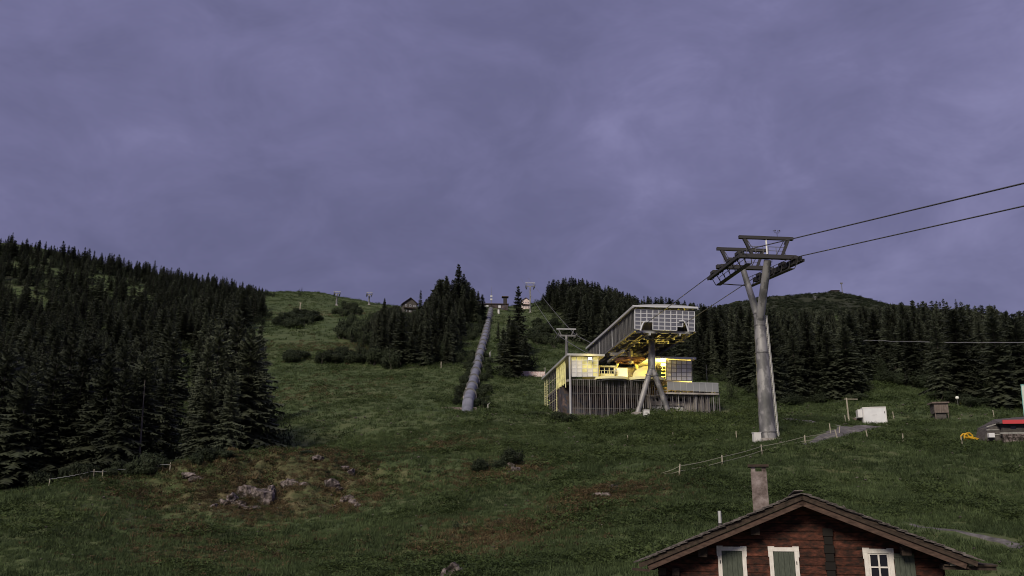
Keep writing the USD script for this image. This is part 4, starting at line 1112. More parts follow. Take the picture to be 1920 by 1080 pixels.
MB().box([sa0, WB - 0.085, shz - 1.0], [sa1, WB - 0.07, shz - 0.9]).build('batten', 'shutter_paint', sh)
# roof: decks, barge boards, purlins, shingles
roofs = []
for s, e, slope in ((-1, el, sl), (1, er, sr)):
    L = abs(e[0]) + 0.03; ang = math.atan(slope)
    ln = L / math.cos(ang)
    dirv = np.array([s * math.cos(ang), 0, -math.sin(ang)]); nrm = np.array([s * math.sin(ang), 0, math.cos(ang)])
    top0 = np.array([0, 0, rz - 0.06])
    def slab(o0, o1, b0, b1, l0, l1, name, m, parent, nz_=2):
        """Between the offsets o0 and o1 along the roof's normal, b0..b1 and l0..l1 down the slope."""
        v = []
        for l in (l0, l1):
            for b in (b0, b1):
                for o in (o0, o1):
                    v.append(top0 + dirv * l + nrm * o + [0, b, 0])
        return obj(name, trimesh.convex.convex_hull(np.array(v)), m, parent)
    deckp = slab(-0.085, -0.035, 0.06, HL + 0.9, 0.02, ln - 0.06, 'roof', 'dark_timber', ch)
    slab(-0.30, -0.165, 0.10, 0.16, 0.02, ln - 0.25, 'barge_board', 'barge_wood', deckp)
    slab(-0.16, -0.09, 0.05, 0.20, 0.02, ln - 0.05, 'verge_board', 'dark_timber', deckp)
    for k in range(7):                                         # soffit boards between verge and wall
        b0 = 0.18 + k * 0.1
        slab(-0.115, -0.088, b0 + 0.03, b0 + 0.122, 0.05, ln - 0.2, 'soffit_board', 'dark_timber', deckp)
    for lf in (0.30, 0.62, 0.93):                                # purlins
        c = top0 + dirv * ln * lf + nrm * -0.19
        MB().box([c[0] - 0.09, 0.22, c[2] - 0.13], [c[0] + 0.09, HL + 0.6, c[2] + 0.045]).build('purlin', 'dark_timber', deckp)
        if lf == 0.30 and s < 0 or lf == 0.62:
            MB().box([c[0] - 0.11, 0.42, c[2] - 0.34], [c[0] + 0.11, WB - 0.03, c[2] - 0.134]).build('bracket', 'dark_timber', deckp)
    rs = random.Random(11 + s)
    expo, wid = 0.21, 0.17
    rest = MB(); nrow = int(ln / expo); nearn = 0
    for r_ in range(nrow + 1):
        b = 0.0 + rs.uniform(-0.05, 0.02); col = 0
        while b < HL + 0.95:
            w = wid * rs.uniform(0.75, 1.3)
            l1 = ln + 0.03 - r_ * expo + rs.uniform(-0.03, 0.03); l0 = max(0.0, l1 - 0.46)
            lift = rs.uniform(0, 0.02)
            v = []
            for (l, o0, o1) in ((l0, -0.03, -0.014), (l1, 0.012 + lift, 0.034 + lift)):
                for bb in (b + 0.005, b + w - 0.005):
                    for o in (o0, o1):
                        v.append(top0 + dirv * l + nrm * o + [0, bb, 0])
            m = trimesh.convex.convex_hull(np.array(v))
            if b < 0.6 and nearn < 145:
                obj('shingle', m, 'shingle_wood', deckp); nearn += 1
            else:
                rest.tm(m)
            b += w; col += 1
    tag(rest.build('shingle_field', 'shingle_wood', deckp), kind='stuff')
    roofs.append(deckp)
for k in range(int(HL + 0.9)):
    MB().bar([-0.07, 0.02 + k, rz - 0.01], [-0.07, 1.0 + k, rz - 0.012], 0.22, 0.025).build('ridge_board', 'shingle_wood', roofs[0])
MB().box([-0.1, 0.2, rz - 0.36], [0.1, HL + 0.5, rz - 0.19]).build('ridge_purlin', 'dark_timber', roofs[0])
# gutter end on the left, low eave on the right
MB().bar(el + [-0.10, -0.05, -0.22], el + [0.32, 0.1, -0.26], 0.10, 0.06).build('gutter_end', 'dark_timber', ch)
e0, e1 = C.at(1768, 1063, 0.3), C.at(1868, 1064, 0.3)
lean = MB().box([e0[0], 0.28, e0[2] - 0.06], [e1[0], 3.2, e0[2] + 0.03]).build('low_eave', 'dark_timber', ch)
for k in range(9):
    a0 = e0[0] + (e1[0] - e0[0]) * k / 9 + 0.02
    MB().box([a0, 0.22, e0[2] + 0.032], [a0 + 0.13, 0.75, e0[2] + 0.032 + 0.03 + 0.03 * rp.random()]).build('firewood', 'post_wood' if k in (1, 3, 4) else 'dark_timber', lean)
# chimney and vent
cb0 = C.at(1411, 936, 3.0); cb1 = C.at(1441, 936, 3.0); ctop = C.at(1425, 884, 3.0)[2]
base_z = rz + cb0[0] * sl - 0.5
cm = MB().box([cb0[0], 3.0, base_z], [cb1[0], 3.5, ctop]).build('chimney', 'chimney_render', ch)
w = cb1[0] - cb0[0]
for aa in (cb0[0] + 0.01, cb1[0] - 0.13):
    for b0 in (3.01, 3.37):
        MB().box([aa, b0, ctop], [aa + 0.12, b0 + 0.12, ctop + 0.13]).build('cap_pier', 'chimney_render', cm)
MB().box([cb0[0] - 0.07, 2.93, ctop + 0.13], [cb1[0] + 0.07, 3.57, ctop + 0.2]).build('cap_slab', 'dark_timber', cm)
v0 = C.at(1350, 978, 1.5); v1 = C.at(1351, 958, 1.5)
vz = rz + v0[0] * sl - 0.15
vp = MB().tube([v0[0], 1.5, vz], [v0[0], 1.5, v1[2]], 0.045, 0.045, 10).build('vent_pipe', 'pale_steel', ch)
MB().tube([v0[0], 1.5, vz + 0.12], [v0[0], 1.5, vz + 0.2], 0.06, 0.06, 10).build('vent_band', 'dark_steel', vp)

# ------------------------------------------------------------------ trees
def spruce_crown(seed, H_=18.0, R=3.4, nw=34, nb=8, nt=7, shape=0.85, clear=0.03, ragged=0.3, fill=1.0):
    """Drooping whorls of branches, each carrying pairs of hanging sprays. Triangles only."""
    r = np.random.default_rng(seed)
    n = nw * nb
    t = np.repeat((np.arange(nw) + r.uniform(-0.3, 0.3, nw)) / nw, nb) + r.uniform(-0.4, 0.4, n) / nw
    t = np.clip(t, 0, 0.995)
    z = H_ * (clear + (1 - clear) * t)
    layer = np.repeat(r.uniform(1 - ragged, 1.1, nw), nb)
    sector = 1 + 0.16 * np.sin(np.linspace(0, 1, n) * 0 + r.uniform(0, 6.28)) 
    phi = np.repeat(r.uniform(0, 6.28, nw), nb) + np.tile(np.arange(nb), nw) * 2 * PI / nb + r.uniform(-0.35, 0.35, n)
    lean = 1 + 0.13 * np.sin(phi + r.uniform(0, 6.28)) + 0.1 * np.sin(2 * phi + r.uniform(0, 6.28))
    L = R * (1 - t) ** shape * layer * lean * r.uniform(0.72, 1.12, n) * np.minimum(1, 0.55 + t * 6) + 0.22
    pitch = np.interp(t, [0, 0.4, 0.8, 1], [-0.18, -0.12, 0.15, 0.7]) + r.uniform(-0.1, 0.1, n)
    droop = np.interp(t, [0, 0.5, 1], [0.38, 0.30, 0.1])
    ex, ey = np.cos(phi), np.sin(phi)

    def axis(s):          # s: (k,) or (n, k) -> points (n, k, 3)
        rr = s * L[:, None]
        zz = z[:, None] + rr * pitch[:, None] - droop[:, None] * L[:, None] * s ** 2 + 0.16 * L[:, None] * s ** 4
        return np.stack([rr * ex[:, None], rr * ey[:, None], zz], -1)

    s = (np.linspace(0.12, 0.97, nt)[None] + r.uniform(-0.05, 0.05, (n, nt))).clip(0.03, 1)
    ds = 0.62 / nt * fill + 0.03
    a, b = axis((s - ds).clip(0, 1.02)), axis((s + ds).clip(0, 1.05))
    mid = (a + b) / 2
    side = np.stack([-ey, ex, 0 * ex], -1)[:, None]
    fwd = np.stack([ex, ey, 0 * ex], -1)[:, None]
    wlen = (0.20 + 0.30 * L[:, None] * (1 - 0.75 * s)) * r.uniform(0.6, 1.25, (n, nt))
    tri = []
    for sg in (-1, 1):
        tip = mid + sg * side * wlen[..., None] + fwd * (0.45 * wlen)[..., None]
        tip[..., 2] -= wlen * r.uniform(0.25, 0.75, (n, nt))
        tri.append(np.stack([a, b, tip] if sg > 0 else [b, a, tip], 2))
    tip = mid + fwd * (0.25 * wlen)[..., None]
    tip[..., 2] -= (0.25 + 0.55 * wlen) * r.uniform(0.6, 1.3, (n, nt))
    tri.append(np.stack([a, b, tip], 2))
    v = np.concatenate([x.reshape(-1, 3) for x in tri])
    # leader
    lead = []
    for k in range(5):
        th = k * 1.257
        zt = H_ * 0.985
        lead += [[0.16 * math.cos(th), 0.16 * math.sin(th), zt - 0.5], [0.16 * math.cos(th + 1.5), 0.16 * math.sin(th + 1.5), zt - 0.5], [0, 0, zt + 0.55]]
    v = np.vstack([v, lead])
    return v, np.arange(len(v)).reshape(-1, 3)


def trunk_mesh(H_, r0, top=0.93):
    mb = MB(); r = np.random.default_rng(int(H_ * 10))
    zs = np.linspace(-0.8, H_ * top, 6)
    for k in range(5):
        mb.tube([0, 0, zs[k]], [0, 0, zs[k + 1]], r0 * (1 - 0.95 * k / 5), r0 * (1 - 0.95 * (k + 1) / 5), 8, cap=False)
    return mb.mesh()


NEAR = [dict(seed=1, H_=18, R=4.6, nw=30, nb=8, nt=9, shape=0.80, ragged=0.5), dict(seed=2, H_=18, R=4.0, nw=32, nb=8, nt=8, shape=0.80, ragged=0.55), dict(seed=3, H_=18, R=3.5, nw=34, nb=7, nt=8, shape=0.85, ragged=0.5),
        dict(seed=4, H_=18, R=5.2, nw=28, nb=9, nt=9, shape=0.68, ragged=0.5), dict(seed=5, H_=18, R=4.2, nw=30, nb=8, nt=8, shape=0.65, clear=0.10, ragged=0.6)]
FAR = [dict(seed=11, H_=18, R=4.2, nw=22, nb=7, nt=4, fill=1.2, ragged=0.45), dict(seed=12, H_=18, R=3.5, nw=24, nb=6, nt=4, ragged=0.5, fill=1.2), dict(seed=13, H_=18, R=4.9, nw=20, nb=7, nt=4, ragged=0.5, fill=1.2, shape=0.7), dict(seed=14, H_=18, R=3.0, nw=22, nb=6, nt=3, ragged=0.5, fill=1.3)]
CROWN = {('n', i): spruce_crown(**k) for i, k in enumerate(NEAR)}
CROWN.update({('f', i): spruce_crown(**k) for i, k in enumerate(FAR)})

WOOD = {
    'left': ('dark spruce in the dense wood on the left hillside', 'spruces of the left hillside wood'),
    'ridge': ('small spruce of the row along the left skyline ridge', 'spruces along the left skyline'),
    'mid': ('dark spruce in the clump left of the steel pipe', 'spruces of the clump left of the pipe'),
    'hill': ('spruce on the wooded knoll behind the small lift towers', 'spruces of the wooded knoll behind the towers'),
    'right': ('dark spruce in the dense wood behind the station and tower', 'spruces of the wood on the right'),
}
TREES = []       # dicts: x, y, z, h, w (width factor), region, label or None


def add_tree(px, depth, top_py, wood, label=None, w=1.0, kind=None):
    p = P(px, 700, depth); z = hz(p[0], p[1])
    h = P(px, top_py, depth)[2] - z
    TREES.append(dict(x=p[0], y=p[1], z=z, h=max(3.0, h), w=w, wood=wood, label=label, kind=kind))


for a in [(406, 112, 597, 'left', 'tallest broad spruce at the right front of the left wood', 1.15, 0), (466, 110, 612, 'left', 'layered spruce at the right edge of the left wood', 1.1, 3), (440, 118, 604, 'left', None, 1.0, 1),
          (388, 108, 640, 'left', None, 1.0, 1), (484, 116, 690, 'left', 'low outermost spruce at the right edge of the left wood', 1.15, 0), (425, 106, 680, 'left', None, 1.2, 0), (398, 104, 700, 'left', None, 1.1, 3),
          (272, 110, 640, 'left', None, 1.0, 3), (284, 128, 615, 'left', None, 0.85, 2), (255, 108, 655, 'left', None, 1.1, 0), (205, 106, 640, 'left', None, 1.1, 3), (155, 108, 625, 'left', None, 1.0, 1),
          (105, 106, 660, 'left', None, 1.1, 0), (55, 104, 640, 'left', None, 1.1, 3), (10, 106, 615, 'left', None, 1.1, 0), (-40, 105, 640, 'left', None, 1.1, 1), (230, 116, 610, 'left', None, 0.95, 2), (130, 116, 600, 'left', None, 1.0, 1), (30, 118, 590, 'left', None, 1.0, 2)]:
    add_tree(a[0], a[1], a[2], a[3], a[4], a[5], a[6])
for a in [(963, 195, 598, 'mid', 'broad spruce standing alone just right of the steel pipe', 1.35, 3), (972, 232, 534, 'mid', 'tall spruce rising behind the lone broad spruce right of the pipe', 1.0, 2), (955, 240, 548, 'mid', None, 0.95, 1), (944, 215, 606, 'mid', None, 1.15, 0), (985, 205, 630, 'mid', None, 1.2, 0), (934, 265, 585, 'mid', None, 0.9, 2),
          (857, 335, 493, 'mid', 'tallest spruce on the skyline left of the pipe top', 0.95, 1), (867, 340, 500, 'mid', None, 0.9, 2), (846, 330, 506, 'mid', None, 1.0, 0), (834, 335, 512, 'mid', None, 0.95, 1), (822, 330, 515, 'mid', None, 1.0, 0), (884, 330, 530, 'mid', None, 1.0, 0), (895, 335, 530, 'mid', None, 1.0, 2), (903, 340, 552, 'mid', None, 1.0, 1),
          (812, 340, 545, 'mid', None, 0.9, 2), (785, 380, 542, 'mid', 'slender spruce right beside the dark hill house', 0.8, 2), (800, 360, 550, 'mid', None, 0.9, 1), (716, 300, 558, 'mid', 'pointed spruce standing by itself above the left end of the middle clump', 0.9, 1), (744, 340, 558, 'mid', None, 1.0, 0), (690, 290, 576, 'mid', None, 0.9, 1), (661, 270, 605, 'mid', None, 0.9, 2), (705, 280, 590, 'mid', None, 1.0, 0),
          (547, 560, 551, 'ridge', 'left of two spruces side by side on the bare ridge slope', 0.9, None), (552, 560, 556, 'ridge', None, 0.9, None), (556, 690, 538, 'ridge', 'single little spruce on top of the bare ridge', 1.0, None), (633, 560, 551, 'ridge', None, 0.9, None), (648, 555, 548, 'ridge', None, 1.0, None), (661, 545, 551, 'ridge', None, 0.9, None), (658, 540, 560, 'ridge', None, 0.9, None),
          (1590, 152, 605, 'right', 'broad spruce at the right end of the front wood edge above the white container', 1.2, 3), (1555, 153, 588, 'right', None, 1.1, 0), (1520, 154, 575, 'right', None, 1.0, 1), (1488, 155, 570, 'right', None, 1.1, 0), (1458, 156, 580, 'right', 'dark spruce right behind the mast of the big tower', 1.0, 1), (1605, 158, 640, 'right', None, 1.2, 0)]:
    add_tree(a[0], a[1], a[2], a[3], a[4], a[5], a[6])

REGION = {   # base polygons in the photograph's pixels, depth range, spacing, heights near and far
    'left': ([(-260, 1010), (-260, 400), (0, 440), (200, 490), (400, 540), (470, 560), (500, 590), (470, 615), (448, 640), (425, 690), (430, 740), (478, 800), (486, 858), (330, 892), (150, 912), (0, 940)], 102, 610, 6.6, (12, 19), (8, 13)),
    'ridge': ([(-260, 380), (-260, 470), (0, 490), (200, 520), (400, 556), (520, 566), (522, 545), (400, 530), (200, 485), (0, 440)], 520, 720, 7.5, (8, 14), (7, 13)),
    'mid': ([(672, 640), (690, 600), (730, 592), (800, 585), (905, 580), (905, 612), (880, 650), (850, 690), (760, 690), (690, 670)], 205, 420, 4.8, (7, 15), (11, 20)),
    'hill': ([(1012, 566), (1060, 540), (1190, 552), (1200, 600), (1130, 655), (1095, 660), (1070, 610), (1030, 585)], 270, 520, 6.3, (10, 19), (9, 17)),
    'right': ([(1190, 690), (1250, 700), (1380, 738), (1450, 758), (1606, 752), (1618, 706), (1745, 732), (1760, 757), (1920, 774), (2120, 790), (2120, 612), (1920, 612), (1800, 600), (1700, 602), (1600, 612), (1450, 612), (1330, 600), (1190, 578), (1130, 600), (1130, 660)], 148, 490, 6.4, (12, 19), (7, 13)),
}


def inside(poly, x, y):
    n = len(poly); out = np.zeros(len(x), bool)
    for i in range(n):
        (x0, y0), (x1, y1) = poly[i], poly[(i + 1) % n]
        with np.errstate(divide='ignore', invalid='ignore'):
            out ^= ((y0 > y) != (y1 > y)) & (x < (x1 - x0) * (y - y0) / (y1 - y0 + 1e-12) + x0)
    return out


CORR = [np.array([P(1063, 700, 232)[:2], P(995, 700, 448)[:2]])]
def near_line(x, y, a, b, d):
    p = np.stack([x, y], 1); ab = b - a
    t = np.clip(((p - a) @ ab) / (ab @ ab), 0, 1)
    return np.linalg.norm(p - a - t[:, None] * ab, axis=1) < d


fixed = np.array([[t['x'], t['y']] for t in TREES])
for wood, (poly, r0, r1, sp_, hn, hf) in REGION.items():
    r = np.random.default_rng(hash(wood) % 1000 if False else {'left': 21, 'ridge': 22, 'mid': 23, 'hill': 24, 'right': 25}[wood])
    xs = np.arange(-480, 480, sp_); ys = np.arange(80, 720, sp_)
    X, Y = np.meshgrid(xs, ys); X = X.ravel() + r.uniform(-0.42, 0.42, X.size) * sp_; Y = Y.ravel() + r.uniform(-0.42, 0.42, Y.size) * sp_
    rad = np.hypot(X, Y)
    k = (rad > r0) & (rad < r1) & (np.abs(X / Y) < 0.72)
    X, Y = X[k], Y[k]
    Z = H(X, Y)
    bx_, by_ = proj(np.stack([X, Y, Z], 1))
    k = inside(poly, bx_, by_)
    k &= ~near_line(X, Y, pts[0][:2], pts[-1][:2], 7)
    if wood in ('hill', 'right'):
        k &= ~near_line(X, Y, CORR[0][0], CORR[0][1], 6)
        loc = np.stack([X, Y], 1) - SO[:2]
        a_l, b_l = loc @ S.e[:2], loc @ S.u[:2]
        k &= ~((a_l > -8) & (a_l < 34) & (b_l > -12) & (b_l < 36))
    # the paler clearing high on the left slope
    if wood == 'left':
        k &= ~((np.abs(bx_ - 190) < 45) & (np.abs(by_ - 515) < 14) & (r.random(len(X)) < 0.85))
        k &= ~(inside([(318, 660), (352, 655), (352, 720), (330, 720)], bx_, by_))
    if len(fixed):
        d = np.min(np.hypot(X[:, None] - fixed[None, :, 0], Y[:, None] - fixed[None, :, 1]), 1)
        k &= d > 2.6
    for x, y, z, u in zip(X[k], Y[k], Z[k], r.random(k.sum())):
        f = min(1, max(0, (math.hypot(x, y) - r0) / (r1 - r0)))
        h = (hn[0] * (1 - f) + hf[0] * f) * (1 - u) + (hn[1] * (1 - f) + hf[1] * f) * u
        if r.random() < 0.12:
            h *= r.uniform(0.45, 0.75)
        TREES.append(dict(x=x, y=y, z=z, h=h, w=r.uniform(0.8, 1.25), wood=wood, label=None, kind=None))
SKY = np.array([(-300, 420), (0, 432), (60, 432), (130, 448), (200, 464), (270, 482), (350, 502), (420, 516), (480, 534), (520, 548), (560, 552), (680, 606), (700, 586), (716, 574), (745, 570), (758, 582), (786, 582), (796, 562), (806, 548), (815, 528), (830, 508), (862, 496), (885, 532), (905, 545), (925, 590), (1000, 590), (1016, 556), (1030, 520), (1075, 516), (1100, 522), (1130, 530), (1165, 541), (1190, 552),
                (1230, 549), (1270, 556), (1330, 570), (1350, 566), (1400, 566), (1440, 574), (1560, 578), (1650, 572), (1690, 564), (1730, 556), (1780, 553), (1830, 566), (1860, 562), (1900, 580), (1930, 580), (2200, 590)], float)
TREES = [t for t in TREES if t['label'] or not (math.hypot(t['x'], t['y']) < 300 and 312 < 960 + FPX * t['x'] / (t['y'] * CT + t['z'] * ST) < 366)]
kept = []
cr_ = np.random.default_rng(8)
for t in TREES:
    if not t['label']:
        R_ = math.hypot(t['x'], t['y'])
        bx_, by_ = proj(np.array([t['x'], t['y'], t['z']])); tx_, ty_ = proj(np.array([t['x'], t['y'], t['z'] + t['h']]))
        lim = np.interp(bx_, SKY[:, 0], SKY[:, 1]) + abs(cr_.normal(0, 10 if R_ > 430 else 5))
        t['h'] *= cr_.uniform(0.8, 1.12) if R_ < 430 else cr_.uniform(0.6, 1.3); ty_ = by_ + (ty_ - by_) * 1.0
        tx_, ty_ = proj(np.array([t['x'], t['y'], t['z'] + t['h']]))
        if ty_ < lim:
            t['h'] *= max(0.05, (by_ - lim) / (by_ - ty_))
        if t['h'] < 3.2 or (R_ > 300 and t['wood'] in ('left', 'right') and cr_.random() < (0.30 if R_ < 430 else 0.42)):
            continue
        if R_ > 280:
            t['w'] *= 1.25
    kept.append(t)
TREES = kept
for p_ in (SO, TO, C.o):
    TREES = [t for t in TREES if math.hypot(t['x'] - p_[0], t['y'] - p_[1]) > 6]

# needle litter and moss on the ground of the woods
from scipy.spatial import cKDTree
_tr = np.array([[t['x'], t['y']] for t in TREES])
_d, _ = cKDTree(_tr).query(gv[:, :2], k=3)
_gr = np.hypot(gv[:, 0], gv[:, 1])
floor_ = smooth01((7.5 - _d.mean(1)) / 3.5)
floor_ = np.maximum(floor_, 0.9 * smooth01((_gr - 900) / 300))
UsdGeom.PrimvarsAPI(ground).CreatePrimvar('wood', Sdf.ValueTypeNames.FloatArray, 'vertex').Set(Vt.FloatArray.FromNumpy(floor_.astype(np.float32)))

# how much of each tree the photograph's viewpoint sees, to choose which stand as things of their own
BW, BH = 960, 540
seen_buf = np.zeros((BH, BW), bool)
TREES.sort(key=lambda t: math.hypot(t['x'], t['y']))
rt = np.geomspace(25, 900, 260)
for t in TREES:
    R_ = math.hypot(t['x'], t['y'])
    ux, uy = t['x'] / R_, t['y'] / R_
    k = rt < R_ - 2
    tanmax = np.max(H(ux * rt[k], uy * rt[k]) / rt[k]) if k.any() else -1
    zb = max(t['z'], tanmax * R_)
    zt = t['z'] + t['h']
    t['vis'] = 0
    if zt <= zb:
        continue
    (bx_, by_), (tx_, ty_) = proj(np.array([t['x'], t['y'], zb])), proj(np.array([t['x'], t['y'], zt]))
    bx_, by_, tx_, ty_ = bx_ / 2, by_ / 2, tx_ / 2, ty_ / 2
    half = 2.4 * t['w'] * t['h'] / 18 / R_ * FPX / 2
    y0, y1 = int(max(0, ty_)), int(min(BH, by_))
    cnt = 0
    for yy in range(y0, y1):
        hw = half * (yy - ty_) / max(1, by_ - ty_) * 1.0
        x0, x1 = int(max(0, bx_ - hw)), int(min(BW, bx_ + hw + 1))
        if x1 > x0:
            cnt += (~seen_buf[yy, x0:x1]).sum(); seen_buf[yy, x0:x1] = True
    t['vis'] = int(cnt)

single = [t for t in TREES if t['label']]
rest_ = sorted([t for t in TREES if not t['label']], key=lambda t: -t['vis'])
single += [t for t in rest_ if t['vis'] >= 4][:298 - len(single)]
ids = {id(t) for t in single}
ORD = ['leftmost', 'second', 'third', 'fourth', 'fifth', 'sixth', 'seventh', 'eighth', 'ninth', 'tenth', 'eleventh', 'twelfth', 'thirteenth', 'fourteenth', 'fifteenth', 'sixteenth', 'seventeenth', 'eighteenth', 'nineteenth', 'twentieth']
for t in single:
    t['px'], t['py'] = [float(v_) for v_ in proj(np.array([t['x'], t['y'], t['z']]))]
    t['R'] = math.hypot(t['x'], t['y'])


def in_order(sel, text):
    for k, t in enumerate(sorted(sel, key=lambda t: t['px'])[:20]):
        t['own'] = text.format(ORD[k] if k else 'leftmost', ' from the left' if k else '')


def visible(f, n):
    return sorted([t for t in single if not t['label'] and 'own' not in t and f(t)], key=lambda t: -t['vis'])[:n]


in_order(visible(lambda t: t['wood'] == 'left' and t['R'] < 125, 20), '{} big spruce{} in the front row of the left wood')
in_order(visible(lambda t: t['wood'] == 'right' and t['R'] < 190 and 1440 < t['px'] < 1630, 14), '{} front spruce{} in the wood edge above the white container')
in_order(visible(lambda t: t['wood'] == 'right' and t['R'] < 200 and t['px'] >= 1630, 18), '{} front spruce{} in the wood edge at the far right meadow')
in_order(visible(lambda t: t['wood'] == 'right' and 1290 < t['px'] < 1440 and t['R'] < 240, 14), '{} spruce{} between the station and the big tower mast')
in_order(visible(lambda t: t['wood'] == 'mid' and 800 < t['px'] < 910, 18), '{} spruce{} in the tall skyline clump beside the pipe')
in_order(visible(lambda t: t['wood'] == 'hill', 20), '{} clearly visible spruce{} on the wooded knoll behind the towers')
in_order(visible(lambda t: t['wood'] == 'left' and t['R'] > 480, 20), '{} clearly visible spruce{} along the left skyline')
for t in single:
    if t['label'] or 'own' in t:
        continue
    half = ('near the left picture edge', 'toward the bare meadow')[t['px'] > 240]
    t['zone'] = {'left': ('spruce in the middle of the wooded left hillside ' if t['R'] < 400 else 'small spruce high on the wooded left hillside ') + half,
                 'ridge': 'small spruce on the left skyline ridge', 'mid': 'smaller spruce in the clump left of the steel pipe', 'hill': 'spruce on the wooded knoll behind the small lift towers',
                 'right': 'dark spruce on the wooded slope ' + ('rising behind the station' if t['px'] < 1400 else 'right behind the big tower' if t['px'] < 1640 else 'above the right meadow')}[t['wood']]
PROTO = {}
vr = np.random.default_rng(5)
for t in single:
    R_ = math.hypot(t['x'], t['y'])
    key = ('n', t['kind'] if t['kind'] is not None else int(vr.integers(0, 5))) if R_ < 360 else ('f', int(vr.integers(0, 4)))
    s = t['h'] / 18.3; sw = s * t['w']
    lab, grp = WOOD[t['wood']]
    if t['label'] or 'own' in t:
        lab, grp = t['label'] or t['own'], None
    else:
        lab, grp = t['zone'], 'group of ' + t['zone'].replace('spruce', 'spruces')
    o = thing('spruce_tree', lab, 'spruce', (t['x'], t['y'], t['z'] - 0.1), vr.uniform(0, 6.28), (sw, sw, s), grp, PROTO.get(key))
    if key not in PROTO:
        PROTO[key] = o
        obj('trunk', trunk_mesh(18, 0.26), 'bark', o, smooth=True)
        obj('crown', CROWN[key], 'spruce_needles', o)


def instancer(name, protos, pos, yaw, scale, idx, kind_label=None):
    """protos: list of lists of (part name, mesh, material)."""
    path = fresh('/World', name)
    pi = UsdGeom.PointInstancer.Define(stage, path)
    rel = pi.CreatePrototypesRel()
    for i, parts in enumerate(protos):
        pp_ = f'{path}/kind_{i}'
        UsdGeom.Xform.Define(stage, pp_)
        for nm, m, mt in parts:
            usdkit.mesh(stage, f'{pp_}/{nm}', m, LOOK[mt])
        rel.AddTarget(pp_)
    yaw = np.asarray(yaw)
    pi.CreatePositionsAttr(Vt.Vec3fArray.FromNumpy(np.asarray(pos, np.float32)))
    qs = np.stack([np.cos(yaw / 2), 0 * yaw, 0 * yaw, np.sin(yaw / 2)], 1)
    pi.CreateOrientationsAttr(Vt.QuathArray([Gf.Quath(float(a), 0, 0, float(d)) for a, _, _, d in qs]))
    pi.CreateScalesAttr(Vt.Vec3fArray.FromNumpy(np.asarray(scale, np.float32)))
    pi.CreateProtoIndicesAttr(Vt.IntArray.FromNumpy(np.asarray(idx, np.int32)))
    return tag(pi.GetPrim(), kind='stuff')


others = [t for t in TREES if id(t) not in ids]
print('trees', len(TREES), 'single', len(single))
for nm, woods in (('spruce_wood', ('left', 'ridge')), ('spruce_wood', ('mid', 'hill', 'right'))):
    sel = [t for t in others if t['wood'] in woods]
    r = np.random.default_rng(31 + len(woods))
    R_ = np.array([math.hypot(t['x'], t['y']) for t in sel])
    nearm = R_ < 230
    idx = np.where(nearm, r.integers(0, 3, len(sel)), 3 + r.integers(0, 4, len(sel)))
    sc = np.array([[t['h'] / 18.3 * t['w'], t['h'] / 18.3 * t['w'], t['h'] / 18.3] for t in sel])
    instancer(nm, [[('trunk', trunk_mesh(18, 0.26), 'bark'), ('crown', CROWN[k], 'spruce_needles')] for k in [('n', 0), ('n', 1), ('n', 4), ('f', 0), ('f', 1), ('f', 2), ('f', 3)]],
              [[t['x'], t['y'], t['z'] - 0.1] for t in sel], r.uniform(0, 6.28, len(sel)), sc, idx)

# bare pale trunks among the spruces
def dead(px, py0, py1, depth, lean, label):
    b = P(px, py0, depth); b[2] = max(b[2], hz(b[0], b[1]) - 0.5) if False else hz(b[0], b[1])
    top = P(px + lean, py1, depth)
    t = thing('bare_tree', label, 'dead tree', b)
    d = top - b
    MB().tube([0, 0, -0.4], d * 0.5, 0.15, 0.10, 8).tube(d * 0.5, d, 0.10, 0.03, 8).build('trunk', 'bark', t, smooth=True)
    r = random.Random(px); mb = MB()
    for k in range(8):
        u = r.uniform(0.3, 0.95); th = r.uniform(0, 6.28); l = r.uniform(0.4, 1.1) * (1.1 - u)
        MB().tube(d * u, d * u + [l * math.cos(th), l * math.sin(th), -0.25 * l], 0.025, 0.008, 4).build('branch', 'bark', t)


dead(258, 900, 712, 101, 14, 'pale bare trunk leaning right before the left wood')
dead(392, 870, 712, 104.5, 3, 'pale bare trunk against the tall spruce of the left wood')
dead(1682, 717, 678, 171, -3, 'pale bare trunk at the wood edge right of the front spruces, left of a pair')
dead(1690, 719, 672, 171, 2, 'pale bare trunk at the wood edge, right of a pair')
dead(1708, 722, 668, 168, -6, 'thin pale trunk at the wood edge right of the pair of trunks')

# ------------------------------------------------------------------ shrubs
def shrub_mesh(seed, n=1500, lobes=7, flat=0.75):
    r = np.random.default_rng(seed)
    c = np.stack([r.uniform(-0.6, 0.6, lobes), r.uniform(-0.6, 0.6, lobes), r.uniform(0.25, 0.75, lobes)], 1)
    rad = r.uniform(0.28, 0.5, lobes)
    k = r.integers(0, lobes, n)
    d = r.normal(size=(n, 3)); d /= np.linalg.norm(d, axis=1, keepdims=True)
    p = c[k] + d * (rad[k] * r.uniform(0.55, 1.08, n))[:, None] * [1, 1, flat]
    p[:, 2] = np.abs(p[:, 2]) * 1.0
    t1 = np.cross(d, r.normal(size=(n, 3))); t1 /= np.linalg.norm(t1, axis=1, keepdims=True)
    t2 = np.cross(d, t1) * 0.7 + d * r.uniform(-0.6, 0.6, (n, 1)); s = r.uniform(0.05, 0.115, n)[:, None]
    v = np.stack([p - t1 * s * 0.6, p + t1 * s * 0.6, p + t2 * s * 1.5], 1).reshape(-1, 3)
    return v, np.arange(len(v)).reshape(-1, 3)


def shrub_stems(seed):
    r = random.Random(seed); mb = MB()
    for k in range(7):
        th = r.uniform(0, 6.28); l = r.uniform(0.25, 0.6)
        mb.tube([0, 0, -0.15], [l * math.cos(th), l * math.sin(th), r.uniform(0.4, 0.85)], 0.025, 0.008, 5)
    return mb.mesh()


